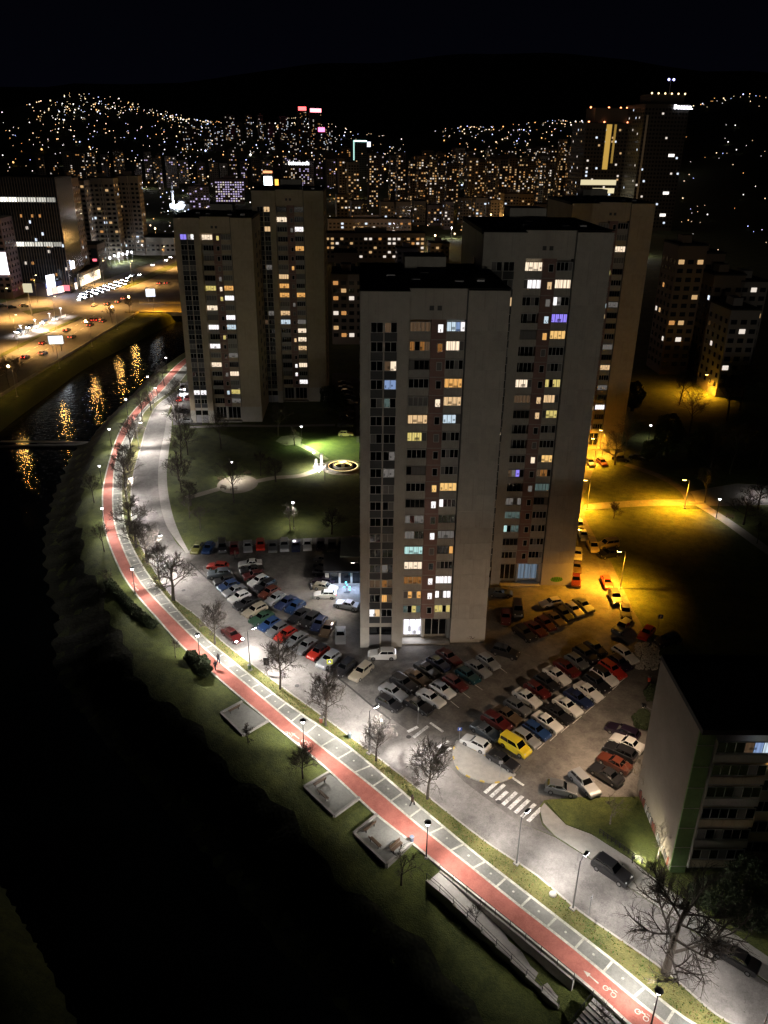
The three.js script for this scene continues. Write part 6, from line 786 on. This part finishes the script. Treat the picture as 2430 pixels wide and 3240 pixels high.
// ---------------------------------------------------------------- people: one skin surface each, clothes and hair over it
function blob(bones, grow, lo, hi, cell) { // tapered capsules joined smoothly, meshed
  const size = Math.max(hi.x - lo.x, hi.y - lo.y, hi.z - lo.z), res = Math.min(72, Math.ceil(size / cell) + 4), mcub = new MarchingCubes(res, M.black, false, false, 60000); mcub.isolation = 0;
  const c = lo.clone().add(hi).multiplyScalar(.5), half = size / 2 * res / (res - 4), p = V(), k = .03;
  for (let z = 0; z < res; z++) for (let y = 0; y < res; y++) for (let x = 0; x < res; x++) {
    p.set((x - res / 2) / (res / 2) * half + c.x, (y - res / 2) / (res / 2) * half + c.y, (z - res / 2) / (res / 2) * half + c.z);
    let d = 9; for (const [a, b, ra, rb] of bones) { const ab = b.clone().sub(a), t = clamp(p.clone().sub(a).dot(ab) / Math.max(1e-6, ab.lengthSq()), 0, 1), e = p.distanceTo(ab.multiplyScalar(t).add(a)) - lerp(ra, rb, t) - grow, h = clamp(.5 + .5 * (e - d) / k, 0, 1); d = lerp(e, d, h) - k * h * (1 - h); }
    mcub.field[x + y * res + z * res * res] = -d;
  }
  mcub.update(); const n = mcub.count, g = new THREE.BufferGeometry(); g.setAttribute('position', new THREE.BufferAttribute(mcub.positionArray.slice(0, n * 3), 3)); g.setAttribute('normal', new THREE.BufferAttribute(mcub.normalArray.slice(0, n * 3), 3)); g.scale(half, half, half).translate(c.x, c.y, c.z); return flat(g);
}
function person(label, p, turn, s, coat, legs) { // s: stride of the walk
  const t = thing('person', label, 'person', p, turn, 'people on foot');
  const hipL = V(0, .92, .09), hipR = V(0, .92, -.09), kL = V(.22 * s + .03, .5, .1), kR = V(-.1 * s + .04, .5, -.1), fL = V(.3 * s, .08, .1), fR = V(-.36 * s, .1 + .06 * s, -.1), sh = 1.44, sL = V(0, sh, .19), sR = V(0, sh, -.19), eL = V(-.14 * s - .02, 1.15, .25), eR = V(.12 * s, 1.15, -.25), wL = V(-.16 * s + .08, .9, .23), wR = V(.26 * s + .04, .93, -.22);
  const hand = (w, z) => [[w, w.clone().add(V(.02, -.08, 0)), .035, .032], ...[-.03, -.01, .012, .032].map((o, i) => [w.clone().add(V(.02 + o, -.08, 0)), w.clone().add(V(.03 + o, -.15 - (i === 1 || i === 2 ? .015 : 0), .006 * z)), .011, .009]), [w.clone().add(V(.03, -.03, 0)), w.clone().add(V(.07, -.09, -.01 * z)), .012, .01]];
  const torso = [[V(0, .95, 0), V(0, 1.2, 0), .14, .13], [V(0, 1.2, 0), V(0, 1.38, 0), .14, .15], [sL, sR, .075, .075], [V(0, 1.42, 0), V(.01, 1.54, 0), .06, .055]], legB = [[hipL, kL, .095, .065], [kL, fL, .062, .042], [hipR, kR, .095, .065], [kR, fR, .062, .042]], armB = [[sL, eL, .058, .045], [eL, wL, .044, .032], [sR, eR, .058, .045], [eR, wR, .044, .032]];
  const headB = [[V(.015, 1.64, 0), V(.02, 1.68, 0), .092, .098], [V(.05, 1.58, 0), V(.06, 1.6, 0), .05, .05], [V(.118, 1.63, 0), V(.105, 1.655, 0), .016, .01], [V(.02, 1.64, .095), V(.02, 1.67, .098), .018, .018], [V(.02, 1.64, -.095), V(.02, 1.67, -.098), .018, .018]];
  const feet = [[fL, fL.clone().add(V(.14, -.04, 0)), .045, .04], [fR, fR.clone().add(V(.14, -.05, 0)), .045, .04]];
  mesh('body', blob([...torso, ...legB, ...armB, ...headB, ...feet, ...hand(wL, 1), ...hand(wR, -1)], 0, V(-.5, 0, -.35), V(.5, 1.8, .35), .03), plain(.42, .27, .2, .6), t);
  mesh('jacket', blob([...torso.slice(0, 3), [V(0, .86, 0), V(0, 1, 0), .15, .14], ...armB.map(([a, b, r, q], i) => i % 2 ? [a, a.clone().lerp(b, .92), r, q + .005] : [a, b, r, q])], .024, V(-.4, .65, -.36), V(.45, 1.56, .36), .024), coat, t);
  mesh('trousers', blob([...legB.map(([a, b, r, q], i) => i % 2 ? [a, a.clone().lerp(b, .9), r, q + .01] : [a, b, r, q]), [hipL, hipR, .1, .1]], .016, V(-.5, .05, -.25), V(.45, 1.05, .25), .024), legs, t);
  mesh('hair', blob([[V(-.01, 1.69, 0), V(-.02, 1.62, 0), .102, .09], [V(.03, 1.73, 0), V(-.02, 1.73, 0), .075, .08]], .008, V(-.16, 1.48, -.15), V(.13, 1.86, .15), .014), plain(.02, .014, .01, .7), t);
  for (const [a, b] of feet.map((f) => [f[0], f[1]])) mesh('shoe', blob([[a, b, .052, .046], [a.clone().add(V(-.03, -.02, 0)), b, .04, .04]], .004, a.clone().min(b).addScalar(-.09), a.clone().max(b).addScalar(.09), .014), M.black, t);
  return t;
}
{
  const cDark = plain(.02, .02, .024), cGrey = plain(.07, .07, .075), cBlue = plain(.02, .035, .07), cBrown = plain(.06, .035, .022);
  person('person in dark clothes walking along the red strip', at(683, 2122, .14), 2.2, .9, cDark, cDark); person('person in dark coat walking on the walkway beside another walker', at(692, 2100, .14), 2.2, -.8, cDark, cBlue);
  person('person in brown jacket stepping onto the walkway by a bare tree', at(1304, 2552, .14), .8, .9, cBrown, cDark); person('person standing alone in the left car park by dark cars', at(984, 1868, .03), 2, .2, cDark, cDark); person('person walking towards the row of cars along the lawn', at(745, 1766, .03), 1.2, .8, cBrown, cDark);
  person('person walking on the red strip beside the weir trees', at(420, 1345, .14), 1.8, .8, cGrey, cDark); person('person in grey jacket on the walkway near the tower lamp', at(470, 1272, .14), -1.4, .8, cGrey, cDark);
}
renderer.render(scene, camera);
